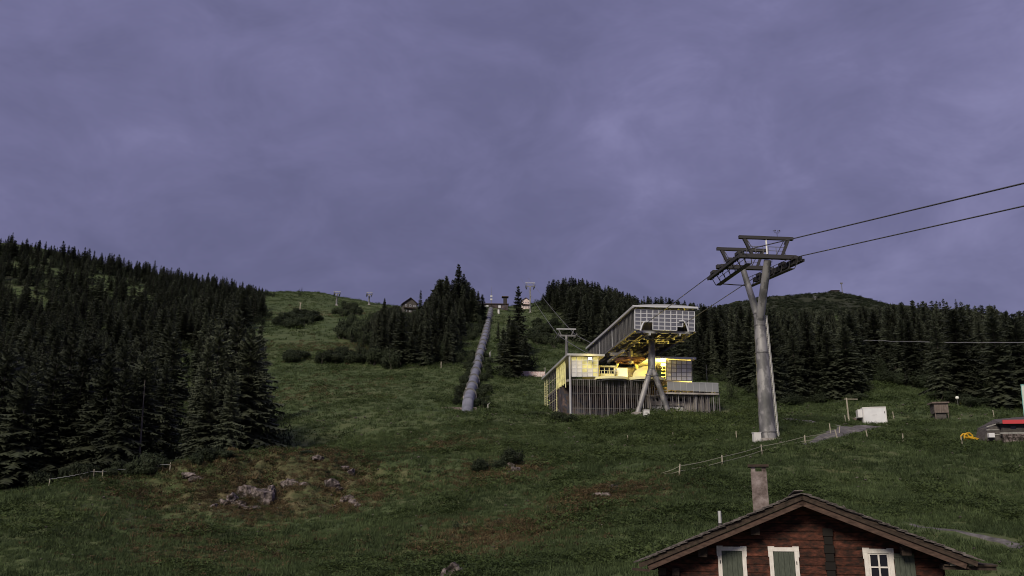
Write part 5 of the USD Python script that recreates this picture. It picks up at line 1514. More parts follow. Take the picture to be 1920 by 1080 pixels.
SHR = [shrub_mesh(s, n, l, f) for s, n, l, f in ((1, 2200, 9, 0.9), (2, 1800, 7, 0.7), (3, 2200, 10, 1.05), (4, 1200, 6, 0.6))]
SPROTO = {}
sr_ = np.random.default_rng(77)


def shrub(px, depth, width, height, label, group=None, kind=None):
    b = P(px, 700, depth); z = hz(b[0], b[1])
    k = kind if kind is not None else int(sr_.integers(0, 4))
    o = thing('shrub', label, 'shrub', (b[0], b[1], z - 0.05), sr_.uniform(0, 6.28), (width / 2, width / 2, height), group, SPROTO.get(k))
    if k not in SPROTO:
        SPROTO[k] = o
        obj('stems', shrub_stems(k), 'bark', o)
        obj('foliage', SHR[k], 'shrub_leaf', o)


def shrub_row(n, poly, d0, d1, w, h, label, group, seed):
    r = np.random.default_rng(seed); got = 0; tries = 0
    xs = [p[0] for p in poly]; ys = [p[1] for p in poly]
    while got < n and tries < 4000:
        tries += 1
        px, py = r.uniform(min(xs), max(xs)), r.uniform(min(ys), max(ys))
        if not inside(poly, np.array([px]), np.array([py]))[0]:
            continue
        g = on_ground(px, py, d0, d1)
        shrub(px, g[1], r.uniform(*w), r.uniform(*h), label, group); got += 1


shrub_row(16, [(520, 676), (640, 668), (680, 664), (680, 682), (600, 684), (520, 680)], 150, 300, (3.5, 6.5), (1.6, 3.2), 'low dark shrub of the strip left of the thicket on the middle slope', 'low shrubs of the strip on the middle slope', 1)
shrub_row(46, [(660, 690), (660, 640), (700, 620), (760, 640), (830, 640), (850, 690), (780, 694)], 150, 330, (3.5, 7.0), (2.2, 4.6), 'tall leafy shrub in the thicket under the spruces left of the pipe', 'tall shrubs of the thicket left of the pipe', 2)
shrub_row(10, [(618, 642), (650, 625), (668, 612), (676, 640), (640, 644)], 200, 420, (4, 7), (3.5, 6.5), 'dark shrub in the clump on the upper meadow edge left of the spruces', 'shrubs of the upper meadow clump', 3)
shrub_row(34, [(508, 615), (540, 585), (580, 592), (592, 608), (560, 618)], 250, 560, (5, 9), (2.0, 3.8), 'dark low shrub on the slope below the bare ridge', 'low shrubs below the bare ridge', 4)
shrub_row(14, [(618, 590), (640, 575), (668, 578), (672, 594), (640, 596)], 350, 640, (5, 8), (2.5, 4.5), 'grey green shrub around the little spruces on the bare ridge', 'shrubs around the ridge spruces', 5)
shrub_row(26, [(1000, 650), (1000, 590), (1030, 590), (1065, 640), (1060, 655)], 230, 470, (3.5, 7), (1.5, 3.4), 'shrub on the steep rough slope between the lone spruce and the small tower', 'shrubs of the rough slope by the small tower', 6)
shrub_row(22, [(852, 768), (872, 712), (884, 660), (890, 660), (884, 700), (862, 768)], 130, 260, (1.6, 3.0), (0.9, 2.2), 'low shrub along the left flank of the steel pipe', 'low shrubs along the left of the pipe', 7)
shrub_row(22, [(892, 768), (905, 712), (912, 660), (922, 660), (918, 710), (912, 768)], 130, 260, (1.6, 3.0), (0.9, 2.2), 'low shrub along the right flank of the steel pipe', 'low shrubs along the right of the pipe', 8)
shrub_row(16, [(880, 640), (902, 600), (908, 600), (890, 640)], 240, 420, (2.5, 5), (1.5, 3.5), 'shrub between the spruces and the upper pipe', 'shrubs by the upper pipe', 9)
shrub_row(30, [(0, 932), (150, 910), (330, 884), (480, 860), (480, 852), (330, 872), (0, 918)], 85, 140, (1.6, 3.4), (0.8, 2.0), 'low leafy bush along the front foot of the left wood', 'bushes at the foot of the left wood', 10)
for i, (px, d, w, h, lab) in enumerate([(905, 84.5, 2.6, 1.2, 'dark bush on the grassy rise below the pipe, leftmost of three'), (937, 83, 2.2, 1.1, 'dark bush on the grassy rise below the pipe, middle of three'), (962, 84, 3.0, 1.5, 'dark bush on the grassy rise below the pipe, right one by the pale rock'),
                                       (1050, 131, 3.6, 1.6, 'dark bush at the left front corner of the station'), (1066, 129, 3.0, 1.2, 'second dark bush before the station corner post'), (1010, 140, 3.0, 0.9, 'low bush left of the station wing'),
                                       (585, 91, 2.4, 0.7, 'pale green bush on the brown rise'), (1690, 168, 5.0, 2.2, 'bush under the bare trunks at the wood edge'), (1735, 160, 6.0, 2.6, 'broad bush at the wood edge above the brown shed')]):
    shrub(px, d, w, h, lab)
shrub_row(11, [(1460, 757), (1600, 752), (1615, 744), (1615, 752), (1460, 762)], 120, 175, (2.0, 4), (0.7, 1.6), 'bush along the foot of the front wood edge behind the container', 'bushes at the foot of the front wood edge', 12)
shrub_row(16, [(1735, 738), (1760, 758), (1910, 778), (1960, 782), (1960, 772), (1780, 748), (1745, 728)], 100, 190, (2.5, 5), (1.0, 2.4), 'leafy bush along the foot of the wood at the right edge', 'bushes at the foot of the right wood', 13)
shrub_row(6, [(1612, 708), (1680, 722), (1740, 734), (1740, 728), (1680, 716), (1612, 700)], 130, 220, (3, 5), (1.4, 2.6), 'low bush on the upper rim of the small right meadow', 'bushes on the rim of the right meadow', 14)

# saplings and bushes that fill the woods between the trunks
ur = np.random.default_rng(55)
base_t = [t for t in TREES if math.hypot(t['x'], t['y']) > 118]
up, us_, ui = [], [], []
for t in base_t:
    for _ in range(2):
        if ur.random() < 0.75:
            x, y = t['x'] + ur.normal(0, 3.0), t['y'] + ur.normal(0, 3.0)
            up.append([x, y, hz(x, y) - 0.1]); w = ur.uniform(1.2, 2.6); us_.append([w, w, ur.uniform(1.5, 4.5)]); ui.append(int(ur.integers(0, 4)))
for _ in range(2000):                                          # dwarf pines on the far mountain
    px, d = ur.uniform(1270, 1760), ur.uniform(880, 1470)
    p_ = P(px, 560, d); w = ur.uniform(3.0, 8.0)
    up.append([p_[0], p_[1], hz(p_[0], p_[1]) - 0.3]); us_.append([w, w, ur.uniform(1.5, 4.5)]); ui.append(int(ur.integers(0, 4)))
instancer('undergrowth', [[('foliage', shrub_mesh(40 + i, 500, 6, 0.9), 'shrub_leaf')] for i in range(4)], up, ur.uniform(0, 6.28, len(up)), us_, ui)

def rock_mesh(seed, sub=3, flat=0.7):
    r = np.random.default_rng(seed)
    m = trimesh.creation.icosphere(sub, 1.0)
    v = np.array(m.vertices)
    for k in range(9):
        d = r.normal(size=3); d /= np.linalg.norm(d); lim = r.uniform(0.5, 0.85)
        ex_ = v @ d - lim
        v -= np.where(ex_ > 0, ex_, 0)[:, None] * d
    v *= 1 + (meshkit.fbm(v * 2.2 + seed, 3, seed) - 0.5)[:, None] * 0.45
    return v * [1, 0.8, flat], np.array(m.faces)


# ------------------------------------------------------------------ grass
def tuft(seed, n, h, spread, wide):
    r = np.random.default_rng(seed)
    th = r.uniform(0, 6.28, n); rr = spread * np.sqrt(r.random(n)); hh = h * r.uniform(0.5, 1.15, n)
    c = np.stack([rr * np.cos(th), rr * np.sin(th), 0 * rr - 0.03], 1)
    la = r.uniform(0, 6.28, n); ln = hh * r.uniform(0.1, 0.9, n)
    wv = np.stack([-np.sin(la), np.cos(la), 0 * la], 1) * (wide * r.uniform(0.6, 1.3, n))[:, None]
    tip = c + np.stack([np.cos(la) * ln, np.sin(la) * ln, hh], 1)
    v = np.stack([c - wv, c + wv, tip], 1).reshape(-1, 3)
    return v, np.arange(3 * n).reshape(-1, 3)


def herb(seed, n, h, spread, s):
    r = np.random.default_rng(seed)
    p = np.stack([r.normal(0, spread * 0.5, n), r.normal(0, spread * 0.5, n), r.uniform(0.05, 1, n) * h], 1)
    d = r.normal(size=(n, 3)) + [0, 0, 1.2]; d /= np.linalg.norm(d, axis=1, keepdims=True)
    t1 = np.cross(d, r.normal(size=(n, 3))); t1 /= np.linalg.norm(t1, axis=1, keepdims=True); t2 = np.cross(d, t1)
    ss = s * r.uniform(0.6, 1.3, n)[:, None]
    v = np.stack([p - t1 * ss * 0.6, p + t1 * ss * 0.6, p + t2 * ss * 1.4], 1).reshape(-1, 3)
    return v, np.arange(3 * n).reshape(-1, 3)


gr = np.random.default_rng(99)


def scatter(n, r0, r1, az0=-0.60, az1=0.60, power=1.0):
    r = np.sqrt(gr.random(n) ** power * (r1 * r1 - r0 * r0) + r0 * r0); az = gr.uniform(az0, az1, n)
    return r * np.sin(az), r * np.cos(az)


def keep_off(x, y):
    k = np.ones(len(x), bool)
    l = np.stack([x, y], 1) - SO[:2]; a, b = l @ S.e[:2], l @ S.u[:2]
    k &= ~((a > -0.3) & (a < 24.5) & (b > -0.1) & (b < 30))
    l = np.stack([x, y], 1) - C.o[:2]; a, b = l @ C.e[:2], l @ C.u[:2]
    k &= ~((a > -5.5) & (a < 5.5) & (b > -1.5) & (b < 10))
    k &= np.hypot(x - TO[0], y - TO[1]) > 1.3
    for pr in [p for p in stage.GetPrimAtPath('/World').GetChildren() if p.GetName().startswith('gravel_path')]:
        pv = np.array(UsdGeom.Mesh(pr).GetPointsAttr().Get())[:, :2]
        from scipy.spatial import cKDTree
        k &= cKDTree(pv).query(np.stack([x, y], 1))[0] > 0.5
    return k


pos, idx, scl = [], [], []
for n, r0, r1, base in ((34000, 28, 70, 0.95), (44000, 70, 125, 1.15), (36000, 125, 260, 1.7), (26000, 260, 720, 3.0)):
    x, y = scatter(n, r0, r1)
    k = keep_off(x, y)
    x, y = x[k], y[k]
    dn = dryness(x, y); patch = meshkit.fbm(np.stack([x / 5, y / 5, 0 * x], 1), 3, 4)
    z = H(x, y)
    u = gr.random(len(x))
    ii = np.where(u < dn * 1.3, 3 + gr.integers(0, 2, len(x)), np.where(patch + 0.25 * (u - 0.5) > 0.60, 5 + gr.integers(0, 2, len(x)), gr.integers(0, 3, len(x))))
    s = base * gr.uniform(0.55, 1.25, len(x)) * (0.55 + 0.9 * patch)
    pos.append(np.stack([x, y, z], 1)); idx.append(ii); scl.append(np.stack([s * 1.2, s * 1.2, s * gr.uniform(0.6, 1.2, len(x))], 1))
# rank weeds on the bank before the station
hb = S.world(np.stack([gr.uniform(-3, 27, 3200), gr.uniform(-34, -1, 3200), np.zeros(3200)], 1))
x, y = hb[:, 0], hb[:, 1]
k = keep_off(x, y) & (meshkit.fbm(np.stack([x / 4, y / 4, 0 * x], 1), 3, 8) > 0.46)
x, y = x[k], y[k]; s = gr.uniform(0.9, 2.2, len(x))
pos.append(np.stack([x, y, H(x, y)], 1)); idx.append(5 + gr.integers(0, 2, len(x))); scl.append(np.stack([s, s, s * gr.uniform(0.8, 1.5, len(x))], 1))
pos, idx, scl = np.vstack(pos), np.concatenate(idx), np.vstack(scl)
instancer('grass', [[('blades', tuft(1, 26, 0.30, 0.34, 0.025), 'grass_blade')], [('blades', tuft(2, 22, 0.40, 0.26, 0.022), 'grass_blade')], [('blades', tuft(3, 30, 0.20, 0.42, 0.03), 'grass_blade')],
                    [('blades', tuft(4, 24, 0.28, 0.34, 0.03), 'dry_blade')], [('leaves', herb(5, 30, 0.25, 0.4, 0.07), 'dry_blade')],
                    [('leaves', herb(6, 34, 0.34, 0.42, 0.08), 'herb_leaf')], [('leaves', herb(7, 26, 0.22, 0.45, 0.07), 'herb_leaf')]],
          pos, gr.uniform(0, 6.28, len(pos)), scl, idx)

# small pale stones lying in the turf
x, y = scatter(900, 32, 150, -0.5, 0.6)
k = keep_off(x, y); x, y = x[k], y[k]
s = gr.uniform(0.05, 0.16, len(x)) * np.hypot(x, y) / 80
instancer('loose_stones', [[('stone', rock_mesh(20 + i, 1, 0.6), m)] for i, m in enumerate(('rock', 'chimney_render', 'rock'))], np.stack([x, y, H(x, y) + 0.12], 1), gr.uniform(0, 6.28, len(x)), np.stack([s, s, s], 1), gr.integers(0, 3, len(x)))

# low heather and dwarf shrubs over the brown rise
x, y = scatter(26000, 60, 105, -0.5, 0.25)
dn = dryness(x, y); k = gr.random(len(x)) < (dn - 0.25) * 0.9
x, y = x[k], y[k]
w = gr.uniform(0.25, 0.75, len(x))
instancer('heather', [[('foliage', shrub_mesh(60 + i, 160, 5, 0.8), m)] for i, m in enumerate(('dry_blade', 'dry_blade', 'shrub_leaf', 'herb_leaf'))],
          np.stack([x, y, H(x, y) - 0.03], 1), gr.uniform(0, 6.28, len(x)), np.stack([w, w, w * gr.uniform(0.5, 1.1, len(x))], 1), gr.choice(4, len(x), p=[0.35, 0.25, 0.22, 0.18]))

# ------------------------------------------------------------------ rocks
RK = [rock_mesh(s) for s in range(6)]
ROCKS = [(484, 936, 1.25, 1.5, 'big pinkish grey boulder in the outcrop on the brown rise'), (462, 930, 0.9, 1.1, 'tall rock touching the left of the big boulder on the brown rise'), (438, 938, 0.8, 0.8, 'rock two places left of the big boulder on the brown rise'), (506, 926, 0.8, 0.9, 'rock just right of the big boulder on the brown rise'),
         (420, 946, 0.6, 0.55, 'low rock at the left end of the outcrop'), (448, 950, 0.7, 0.45, 'low rock below the left rocks of the outcrop'), (474, 954, 0.8, 0.4, 'low broad rock in front of the big boulder'), (404, 952, 0.5, 0.35, 'small outermost rock left of the outcrop'),
         (532, 914, 0.8, 0.7, 'left one of three dark grey rocks in the upper middle of the brown rise'), (548, 910, 0.9, 0.65, 'middle one of three dark grey rocks in the upper middle of the brown rise'), (565, 912, 0.6, 0.5, 'right one of three dark grey rocks in the upper middle of the brown rise'),
         (622, 914, 0.75, 0.75, 'pale grey slab on the right of the brown rise'), (637, 920, 0.7, 0.5, 'small rock touching the right of the pale grey slab'), (612, 908, 0.5, 0.5, 'small rock behind the pale grey slab'), (662, 946, 0.7, 0.55, 'low pale rock below the grey slab'), (650, 938, 0.6, 0.5, 'small brown rock above the low pale rock'), (672, 950, 0.4, 0.35, 'smallest rock right of the low pale rock'),
         (660, 890, 0.7, 0.5, 'brown rock near the right top of the brown rise'), (645, 880, 0.8, 0.5, 'brown rock at the top of the brown rise'), (352, 896, 0.9, 0.55, 'rock on the left shoulder of the brown rise'), (370, 900, 0.7, 0.45, 'second rock on the left shoulder of the brown rise'), (600, 862, 0.9, 0.4, 'flat rock on the crest of the brown rise'),
         (968, 884, 0.8, 0.55, 'pale rock among the dark bushes on the grassy rise'), (956, 878, 0.6, 0.5, 'dark rock among the bushes on the grassy rise'), (1130, 930, 0.7, 0.35, 'low brown rock alone on the middle meadow'), (1148, 915, 0.5, 0.3, 'small brown rock above the lone one on the middle meadow'),
         (845, 1084, 0.95, 0.85, 'flat topped boulder at the lower edge of the picture')]
for i, (px, py, w, h, lab) in enumerate(ROCKS):
    g = on_ground(px, py)
    m = RK[i % 6]
    o = obj('rock', (m[0] * [w * 1.15, w * 0.8, h * 1.25] + (meshkit.fbm(m[0] * 3.3 + i, 3, i) - 0.5)[:, None] * m[0] * 0.5 * w, m[1]), 'rock', '/World', smooth=20)
    x = UsdGeom.Xformable(o); x.AddTranslateOp().Set(Gf.Vec3d(float(g[0]), float(g[1]), float(g[2]) + h * 0.15)); x.AddRotateZOp().Set(37.0 * i)
    tag(o, lab, 'rock')

# ------------------------------------------------------------------ fences and posts
def post(mb_h, r):
    return MB().tube([0, 0, -0.3], [0, 0, mb_h], r, r * 0.85, 7).mesh()


fpts = [(1240, 893), (1273, 892), (1355, 874), (1429, 852), (1510, 833), (1571, 822)]
fw = [on_ground(*p) for p in fpts]
fence = thing('rope_fence', 'light rope fence with pale posts running up to the gravel path', 'fence', fw[0])
o0 = fw[0]
leans = [0.05, 0.12, -0.02, -0.03, 0.0, -0.22]
tops_ = []
for k, (p, (px, py)) in enumerate(zip(fw, fpts)):
    b = p - o0; t_ = b + [leans[k], 0, 0.88 if k else 0.3]
    tops_.append((b, t_))
    if k:
        MB().tube(b - [0, 0, 0.3], t_, 0.065, 0.055, 7).build('post', 'post_wood', fence)
for f in (0.38, 0.82):
    for (b0, t0), (b1, t1) in zip(tops_[:-1], tops_[1:]):
        q = [(b0 + (t0 - b0) * f) * (1 - u) + (b1 + (t1 - b1) * f) * u - [0, 0, 0.25 * u * (1 - u)] for u in np.linspace(0, 1, 7)]
        q = [np.array([x[0], x[1], max(x[2], hz(x[0] + o0[0], x[1] + o0[1]) - o0[2] + 0.15)]) for x in q]
        MB().path(q, 0.02, 5).build('rope', 'tape_rope', fence)
MP = [(1558, 815, 1.1, -0.05, 'pale marker post behind the last fence post by the path'), (1573, 814, 0.8, 0.15, 'short tilted marker post beside the gravel path'), (1628, 823, 0.85, -0.15, 'leaning marker post on the near side of the gravel path'), (1694, 832, 1.0, 0.02, 'white marker post alone between the path and the yellow slide'),
      (1806, 838, 0.95, -0.1, 'marker post left of the yellow slide'), (1864, 782, 0.9, -0.05, 'stout marker post on the meadow above the dark hut'), (1676, 785, 0.9, -0.05, 'marker post right of the white container'), (1586, 793, 1.0, -0.05, 'marker post by the foot of the leaning pole'), (1381, 822, 0.8, 0.0, 'marker post left of the big tower'), (1262, 822, 0.8, 0.0, 'marker post on the bank before the station'),
      (906, 768, 1.2, 0.0, 'white marker post at the foot of the pipe'), (827, 690, 1.5, 0.0, 'marker post at the lower edge of the thicket'), (885, 684, 1.6, 0.0, 'pale marker post beside the lower pipe'), (1177, 826, 0.6, 0.0, 'short peg in the grass bank left of the station box')]
for (px, py, h, lean, lab) in MP:
    g = on_ground(px, py)
    o = MB().tube([0, 0, -0.3], [lean, 0, h], 0.06 if py > 700 else 0.12, 0.05 if py > 700 else 0.1, 7).disc([lean, 0, h], [lean, 0, h], 0.07, 0.05, 7).build('marker_post', 'post_wood', '/World')
    UsdGeom.Xformable(o).AddTranslateOp().Set(Gf.Vec3d(*map(float, g)))
    tag(o, lab, 'post')
# pasture fence at the foot of the left wood
lf = [(42, 917), (58, 915), (91, 914), (175, 899), (191, 900), (236, 894), (273, 889), (318, 886)]
lw_ = [on_ground(*p) for p in lf]
pf = thing('pasture_fence', 'row of small pale posts with a wire at the foot of the left wood', 'fence', lw_[0])
prev = None
for k, p in enumerate(lw_):
    b = p - lw_[0]; h = 0.95 if k > 2 else 0.8
    MB().tube(b - [0, 0, 0.3], b + [0.03 * (k % 3 - 1), 0, h], 0.05, 0.045, 6).build('post', 'post_wood', pf)
    if prev is not None:
        MB().path([prev + [0, 0, 0.75], (prev + b) / 2 + [0, 0, max(0.6, hz(*((prev + b) / 2 + lw_[0])[:2]) - ((prev + b) / 2 + lw_[0])[2] + 0.7)], b + [0, 0, 0.75]], 0.012, 4).build('wire', 'rope_pale', pf)
    prev = b

# ------------------------------------------------------------------ things on the right meadow
def anchored(px, py, lo=60):
    return on_ground(px, py, lo)


g = anchored(1642, 795)
t = thing('site_container', 'white box container with dark latch standing on the right meadow', 'container', g, -0.22)
k = g[1] / FPX
W_, Hh = 41 * k, 31 * k
MB().box([-W_ / 2, 0, -0.3], [W_ / 2, 2.6, Hh]).build('body', 'container_white', t)
for (x0, x1, z0, z1) in ((-W_ / 2, W_ / 2, 0, 0.1), (-W_ / 2, W_ / 2, Hh - 0.1, Hh + 0.03), (-W_ / 2, -W_ / 2 + 0.1, 0.1, Hh - 0.1), (W_ / 2 - 0.1, W_ / 2, 0.1, Hh - 0.1)):
    MB().box([x0 - 0.01, -0.04, z0], [x1 + 0.01, -0.004, z1]).build('frame', 'cabinet_white', t)
MB().box([-W_ / 2 - 0.55, 0.4, Hh * 0.42], [-W_ / 2 - 0.004, 2.0, Hh * 0.9]).build('cooling_unit', 'panel_grey', t)
MB().box([W_ / 2 - 0.28, -0.07, Hh * 0.62], [W_ / 2 - 0.2, -0.042, Hh * 0.74]).build('latch', 'dark_steel', t)
for a0 in (-W_ / 2 + 0.2, W_ / 2 - 0.4):
    MB().box([a0, 0.1, -0.5], [a0 + 0.2, 2.4, -0.302]).build('skid', 'dark_timber', t)
for k_, (x0, x1, z_) in enumerate(((-0.28, 0.30, 0.52), (-0.42, 0.05, 0.46), (0.10, 0.40, 0.46))):
    MB().box([x0, -0.012, Hh * z_], [x1, -0.003, Hh * z_ + 0.07]).build('faded_mark', 'panel_grey', t)
for k_ in range(5):
    MB().box([-W_ / 2 + 0.2 + k_ * (W_ - 0.5) / 4, -0.06, 0.02], [-W_ / 2 + 0.28 + k_ * (W_ - 0.5) / 4, -0.042, 0.1]).build('rivet_plate', 'mid_steel', t)
g2_ = anchored(1612, 789)
t = thing('wooden_trough', 'dark low wooden trough left of the white container', 'trough', g2_, 0.1)
MB().box([-0.75, -0.3, 0.0], [0.75, -0.24, 0.4]).box([-0.75, 0.24, 0.0], [0.75, 0.3, 0.4]).box([-0.75, -0.24, 0.0], [0.75, 0.24, 0.06]).build('tub', 'brown_board', t)
MB().box([-0.80, -0.34, 0.3], [0.80, -0.302, 0.42]).build('rim', 'dead_wood', t)

g = anchored(1768, 788)
t = thing('board_shed', 'narrow brown board shed under a flat overhanging lid on the meadow', 'shed', g, -0.15)
k = g[1] / FPX; W_, Hh = 25 * k, 33 * k
for j in range(6):
    x0 = -W_ / 2 + W_ * j / 6
    MB().box([x0 + 0.01, 0, Hh * 0.42], [x0 + W_ / 6 - 0.01, 0.06, Hh - 0.12]).build('board', 'brown_board', t)
MB().box([-W_ / 2, 0.07, Hh * 0.4], [W_ / 2, 1.7, Hh - 0.125]).build('body', 'hut_timber', t)
MB().box([-W_ / 2 + 0.2, 0.25, -0.3], [W_ / 2 - 0.3, 1.6, Hh * 0.4 - 0.005]).build('base', 'hut_timber', t)
MB().box([-W_ / 2 - 0.25, -0.25, Hh - 0.12], [W_ / 2 + 0.1, 1.9, Hh + 0.06]).build('roof', 'brown_board', t)
for a0 in (-W_ / 2 + 0.05, W_ / 2 - 0.14):
    MB().box([a0, 0.1, -0.3], [a0 + 0.09, 0.2, Hh * 0.4 - 0.005]).build('leg', 'brown_board', t)

g = anchored(1797, 764)
t = thing('meadow_lamp', 'thin pole with a round white lamp at the wood edge', 'lamp', g)
hh = 15.5 * g[1] / FPX
MB().tube([0, 0, -0.3], [0, 0, hh], 0.04, 0.035, 6).build('pole', 'mid_steel', t)
MB().tm(trimesh.creation.icosphere(2, 0.27).apply_translation([0, 0, hh + 0.2])).build('globe', 'white_lamp_glass', t, smooth=True)

g = anchored(1592, 790)
tp = P(1587, 746, g[1])
t = thing('leaning_pole', 'leaning pale wooden pole with a short crossarm left of the container', 'pole', g)
d = tp - g
MB().tube([0, 0, -0.4], d, 0.12, 0.09, 8).build('shaft', 'post_wood', t)
MB().bar(d * 0.95 + [-0.3, 0, 0], d * 0.95 + [1.5, 0, -0.02], 0.08, 0.08).build('crossarm', 'post_wood', t)
MB().tube(d * 0.95 + [-0.05, 0, 0.03], d * 0.5 + [-1.8, 0, 0.9], 0.015, n=4).build('stay', 'rope_steel', t)

g = anchored(1813, 831)
kk = g[1] / FPX
t = thing('play_slide', 'yellow plastic slide with a hooped top on the right meadow', 'slide', g)
def sp_(px, py):
    p = P(px, py, g[1]); return p - g
hp = [sp_(1809, 826), sp_(1808, 817), sp_(1812, 812.5), sp_(1818, 812), sp_(1823, 816), sp_(1824, 821)]
for o in (0, 0.7):
    MB().path([q + [0, o, 0] for q in hp], 0.075, 8).build('hoop', 'yellow_plastic', t, smooth=True)
c0_, c1_ = sp_(1815, 820), sp_(1851, 831.5)
ch_ = MB().bar(c0_ + [0, 0.35, -0.05], c1_ + [0, 0.35, 0.1], 0.62, 0.06).build('chute', 'yellow_plastic', t)
for o in (0.0, 0.7):
    MB().bar(c0_ + [0, o, 0.08], c1_ + [0, o, 0.2], 0.08, 0.2).build('side_wall', 'yellow_plastic', ch_)
MB().box([sp_(1808, 826)[0], 0.1, -0.3], [sp_(1812, 826)[0], 0.6, sp_(1810, 820)[2]]).build('ladder', 'dark_steel', t)

# the dark hut with the red roof edge at the right border
g = anchored(1880, 832)
HF = Frame(g, -0.12)
t = thing('dark_hut', 'low dark timber hut with red roof edge and rubble stone base at the right border', 'hut', g, -0.12)
A_ = lambda px, py, b=0.0: HF.at(px, py, b)
x0, x1 = A_(1878, 820)[0], A_(1990, 820)[0]
zs, zb_, ze = A_(1890, 818)[2], A_(1890, 812)[2], A_(1890, 795)[2]
MB().box([x0 + 0.2, 0.25, -0.4], [x1, 5, ze]).build('body', 'hut_timber', t)
for j in range(7):
    z0 = zb_ + (ze - zb_) * j / 7
    MB().box([x0 + 0.25, 0.12, z0 + 0.015], [x1, 0.245, z0 + (ze - zb_) / 7 - 0.01]).build('plank', 'hut_timber', t)
wn0, wn1 = A_(1895, 799), A_(1906, 804)
MB().box([wn0[0], 0.08, wn1[2]], [wn1[0], 0.118, wn0[2]]).build('window', 'window_glass', t)
MB().box([x0 - 0.1, -0.1, zb_ - 0.08], [x1, 0.11, zb_ + 0.06]).build('sill_beam', 'dead_wood', t)
rs = random.Random(6)
base = MB().box([x0 + 0.3, 0.0, -0.5], [x1, 0.115, zb_ - 0.09]).build('stone_base', 'interior_dark', t)
z0 = -0.1
row = 0
while z0 < zb_ - 0.12:
    hgt = rs.uniform(0.15, 0.24); a0 = x0 + 0.05
    while a0 < x1 - 0.1:
        w = rs.uniform(0.25, 0.6)
        c = trimesh.creation.box([w - 0.04, 0.34, hgt - 0.03]); v = np.array(c.vertices) * np.random.default_rng(int(a0 * 100)).uniform(0.86, 1.05, (8, 3))
        obj('stone', trimesh.convex.convex_hull(v + [a0 + w / 2, -0.03 + rs.uniform(-0.05, 0.05), z0 + hgt / 2]), 'rock', base); a0 += w
    z0 += hgt; row += 1
rl, rr_ = A_(1878, 791, -0.4), A_(1995, 781, -0.4)
roof_ = obj('roof', trimesh.convex.convex_hull(np.array([[x0 - 0.2, -0.4, ze + 0.02], [x1, -0.4, ze + 0.02], [x0 - 0.2, -0.4, ze + 0.16], [x1, -0.4, ze + 0.16], [x0 + 0.6, 2.6, A_(1885, 786, 2.6)[2]], [x1, 2.6, A_(1940, 778, 2.6)[2]], [x0 - 0.2, 5.2, ze], [x1, 5.2, ze]])), 'hut_timber', t)
MB().box([x0 + 0.1, -0.47, ze - 0.02], [x1, -0.402, ze + 0.36]).build('red_fascia', 'red_paint', roof_)
xa0, xa1 = A_(1849, 820)[0], x0 + 0.18
za = A_(1865, 799)[2]
an_ = obj('annex', trimesh.convex.convex_hull(np.array([[xa0, 0.5, 0.35], [xa1, 0.5, 0.35], [xa0 + 0.5, 0.5, za - 0.15], [xa1, 0.5, za + 0.2], [xa0, 3, 0.35], [xa1, 3, 0.35], [xa0 + 0.5, 3, za], [xa1, 3, za + 0.3]])), 'hut_timber', t)
MB().bar([xa0 + 0.35, 0.44, za - 0.02], [xa1, 0.44, za + 0.33], 0.12, 0.10).build('eave', 'dead_wood', an_)
for zz_ in (0.9, 1.35):
    MB().box([xa0 + 0.3, 0.44, zz_], [xa1 - 0.1, 0.495, zz_ + 0.07]).build('rail', 'dead_wood', an_)
for a0 in (xa0 + 0.2, xa1 - 0.3):
    MB().box([a0, 0.6, -0.5], [a0 + 0.15, 0.75, 0.345]).build('leg', 'dark_timber', an_)
b0, b1 = A_(1853, 812, 0.1), A_(1865, 820, 0.1)
MB().box([b0[0], 0.0, b1[2]], [b1[0], 0.4, b0[2]]).build('white_crate', 'panel_grey', an_)
# banner at the right border
g = anchored(1921, 790)
BFm = Frame(g, 0)
t = thing('tall_banner', 'tall pale teal edged banner on a pole at the right border', 'banner', g)
tp = BFm.at(1914.5, 722, 0); bt = BFm.at(1919, 775, 0)
MB().tube([bt[0], 0, -0.5], [tp[0], 0, tp[2] + 0.1], 0.05, 0.04, 7).build('pole', 'teal_cloth', t)
vv = np.array([[tp[0] + 0.06, 0, tp[2]], [tp[0] + 1.3, 0, tp[2] - 0.1], [bt[0] + 1.1, 0, bt[2] + 0.2], [bt[0] + 0.05, 0, bt[2]]])
vv = np.vstack([vv - [0, 0.012, 0], vv + [0, 0.012, 0]])
obj('cloth', trimesh.convex.convex_hull(vv), 'pale_cloth', t)
MB().bar([tp[0] + 0.07, -0.02, tp[2] + 0.03], [tp[0] + 1.25, -0.02, tp[2] - 0.06], 0.05, 0.12).build('top_hem', 'teal_cloth', t)

# ------------------------------------------------------------------ things on the hill
g = on_ground(985, 706, 150)
WF = Frame(g, 0)
l, r_ = WF.at(968, 700, 0), WF.at(1022, 700, 0)
t = thing('board_barrier', 'low pinkish white board barrier before the lone spruce', 'barrier', g)
z0, z1 = WF.at(985, 707, 0)[2], WF.at(985, 696, 0)[2]
nbd = 6
for j in range(nbd):
    a0, a1 = l[0] + (r_[0] - l[0]) * j / nbd, l[0] + (r_[0] - l[0]) * (j + 1) / nbd
    dz = 0.12 if j > 2 else 0.0
    gz = hz(g[0] + a0, g[1]) - g[2]
    MB().box([a0 + 0.02, -0.05, min(gz, z0) - 0.3], [a1 - 0.02, 0.03, z1 - dz]).build('board', 'pink_board', t)
    MB().box([a0 - 0.05, 0.034, gz - 0.4], [a0 + 0.05, 0.12, z1 - dz + 0.05]).build('post', 'dead_wood', t)
MB().box([r_[0] - 0.08, 0.034, -0.6], [r_[0] + 0.08, 0.14, WF.at(1021, 689, 0)[2]]).build('post', 'dead_wood', t)

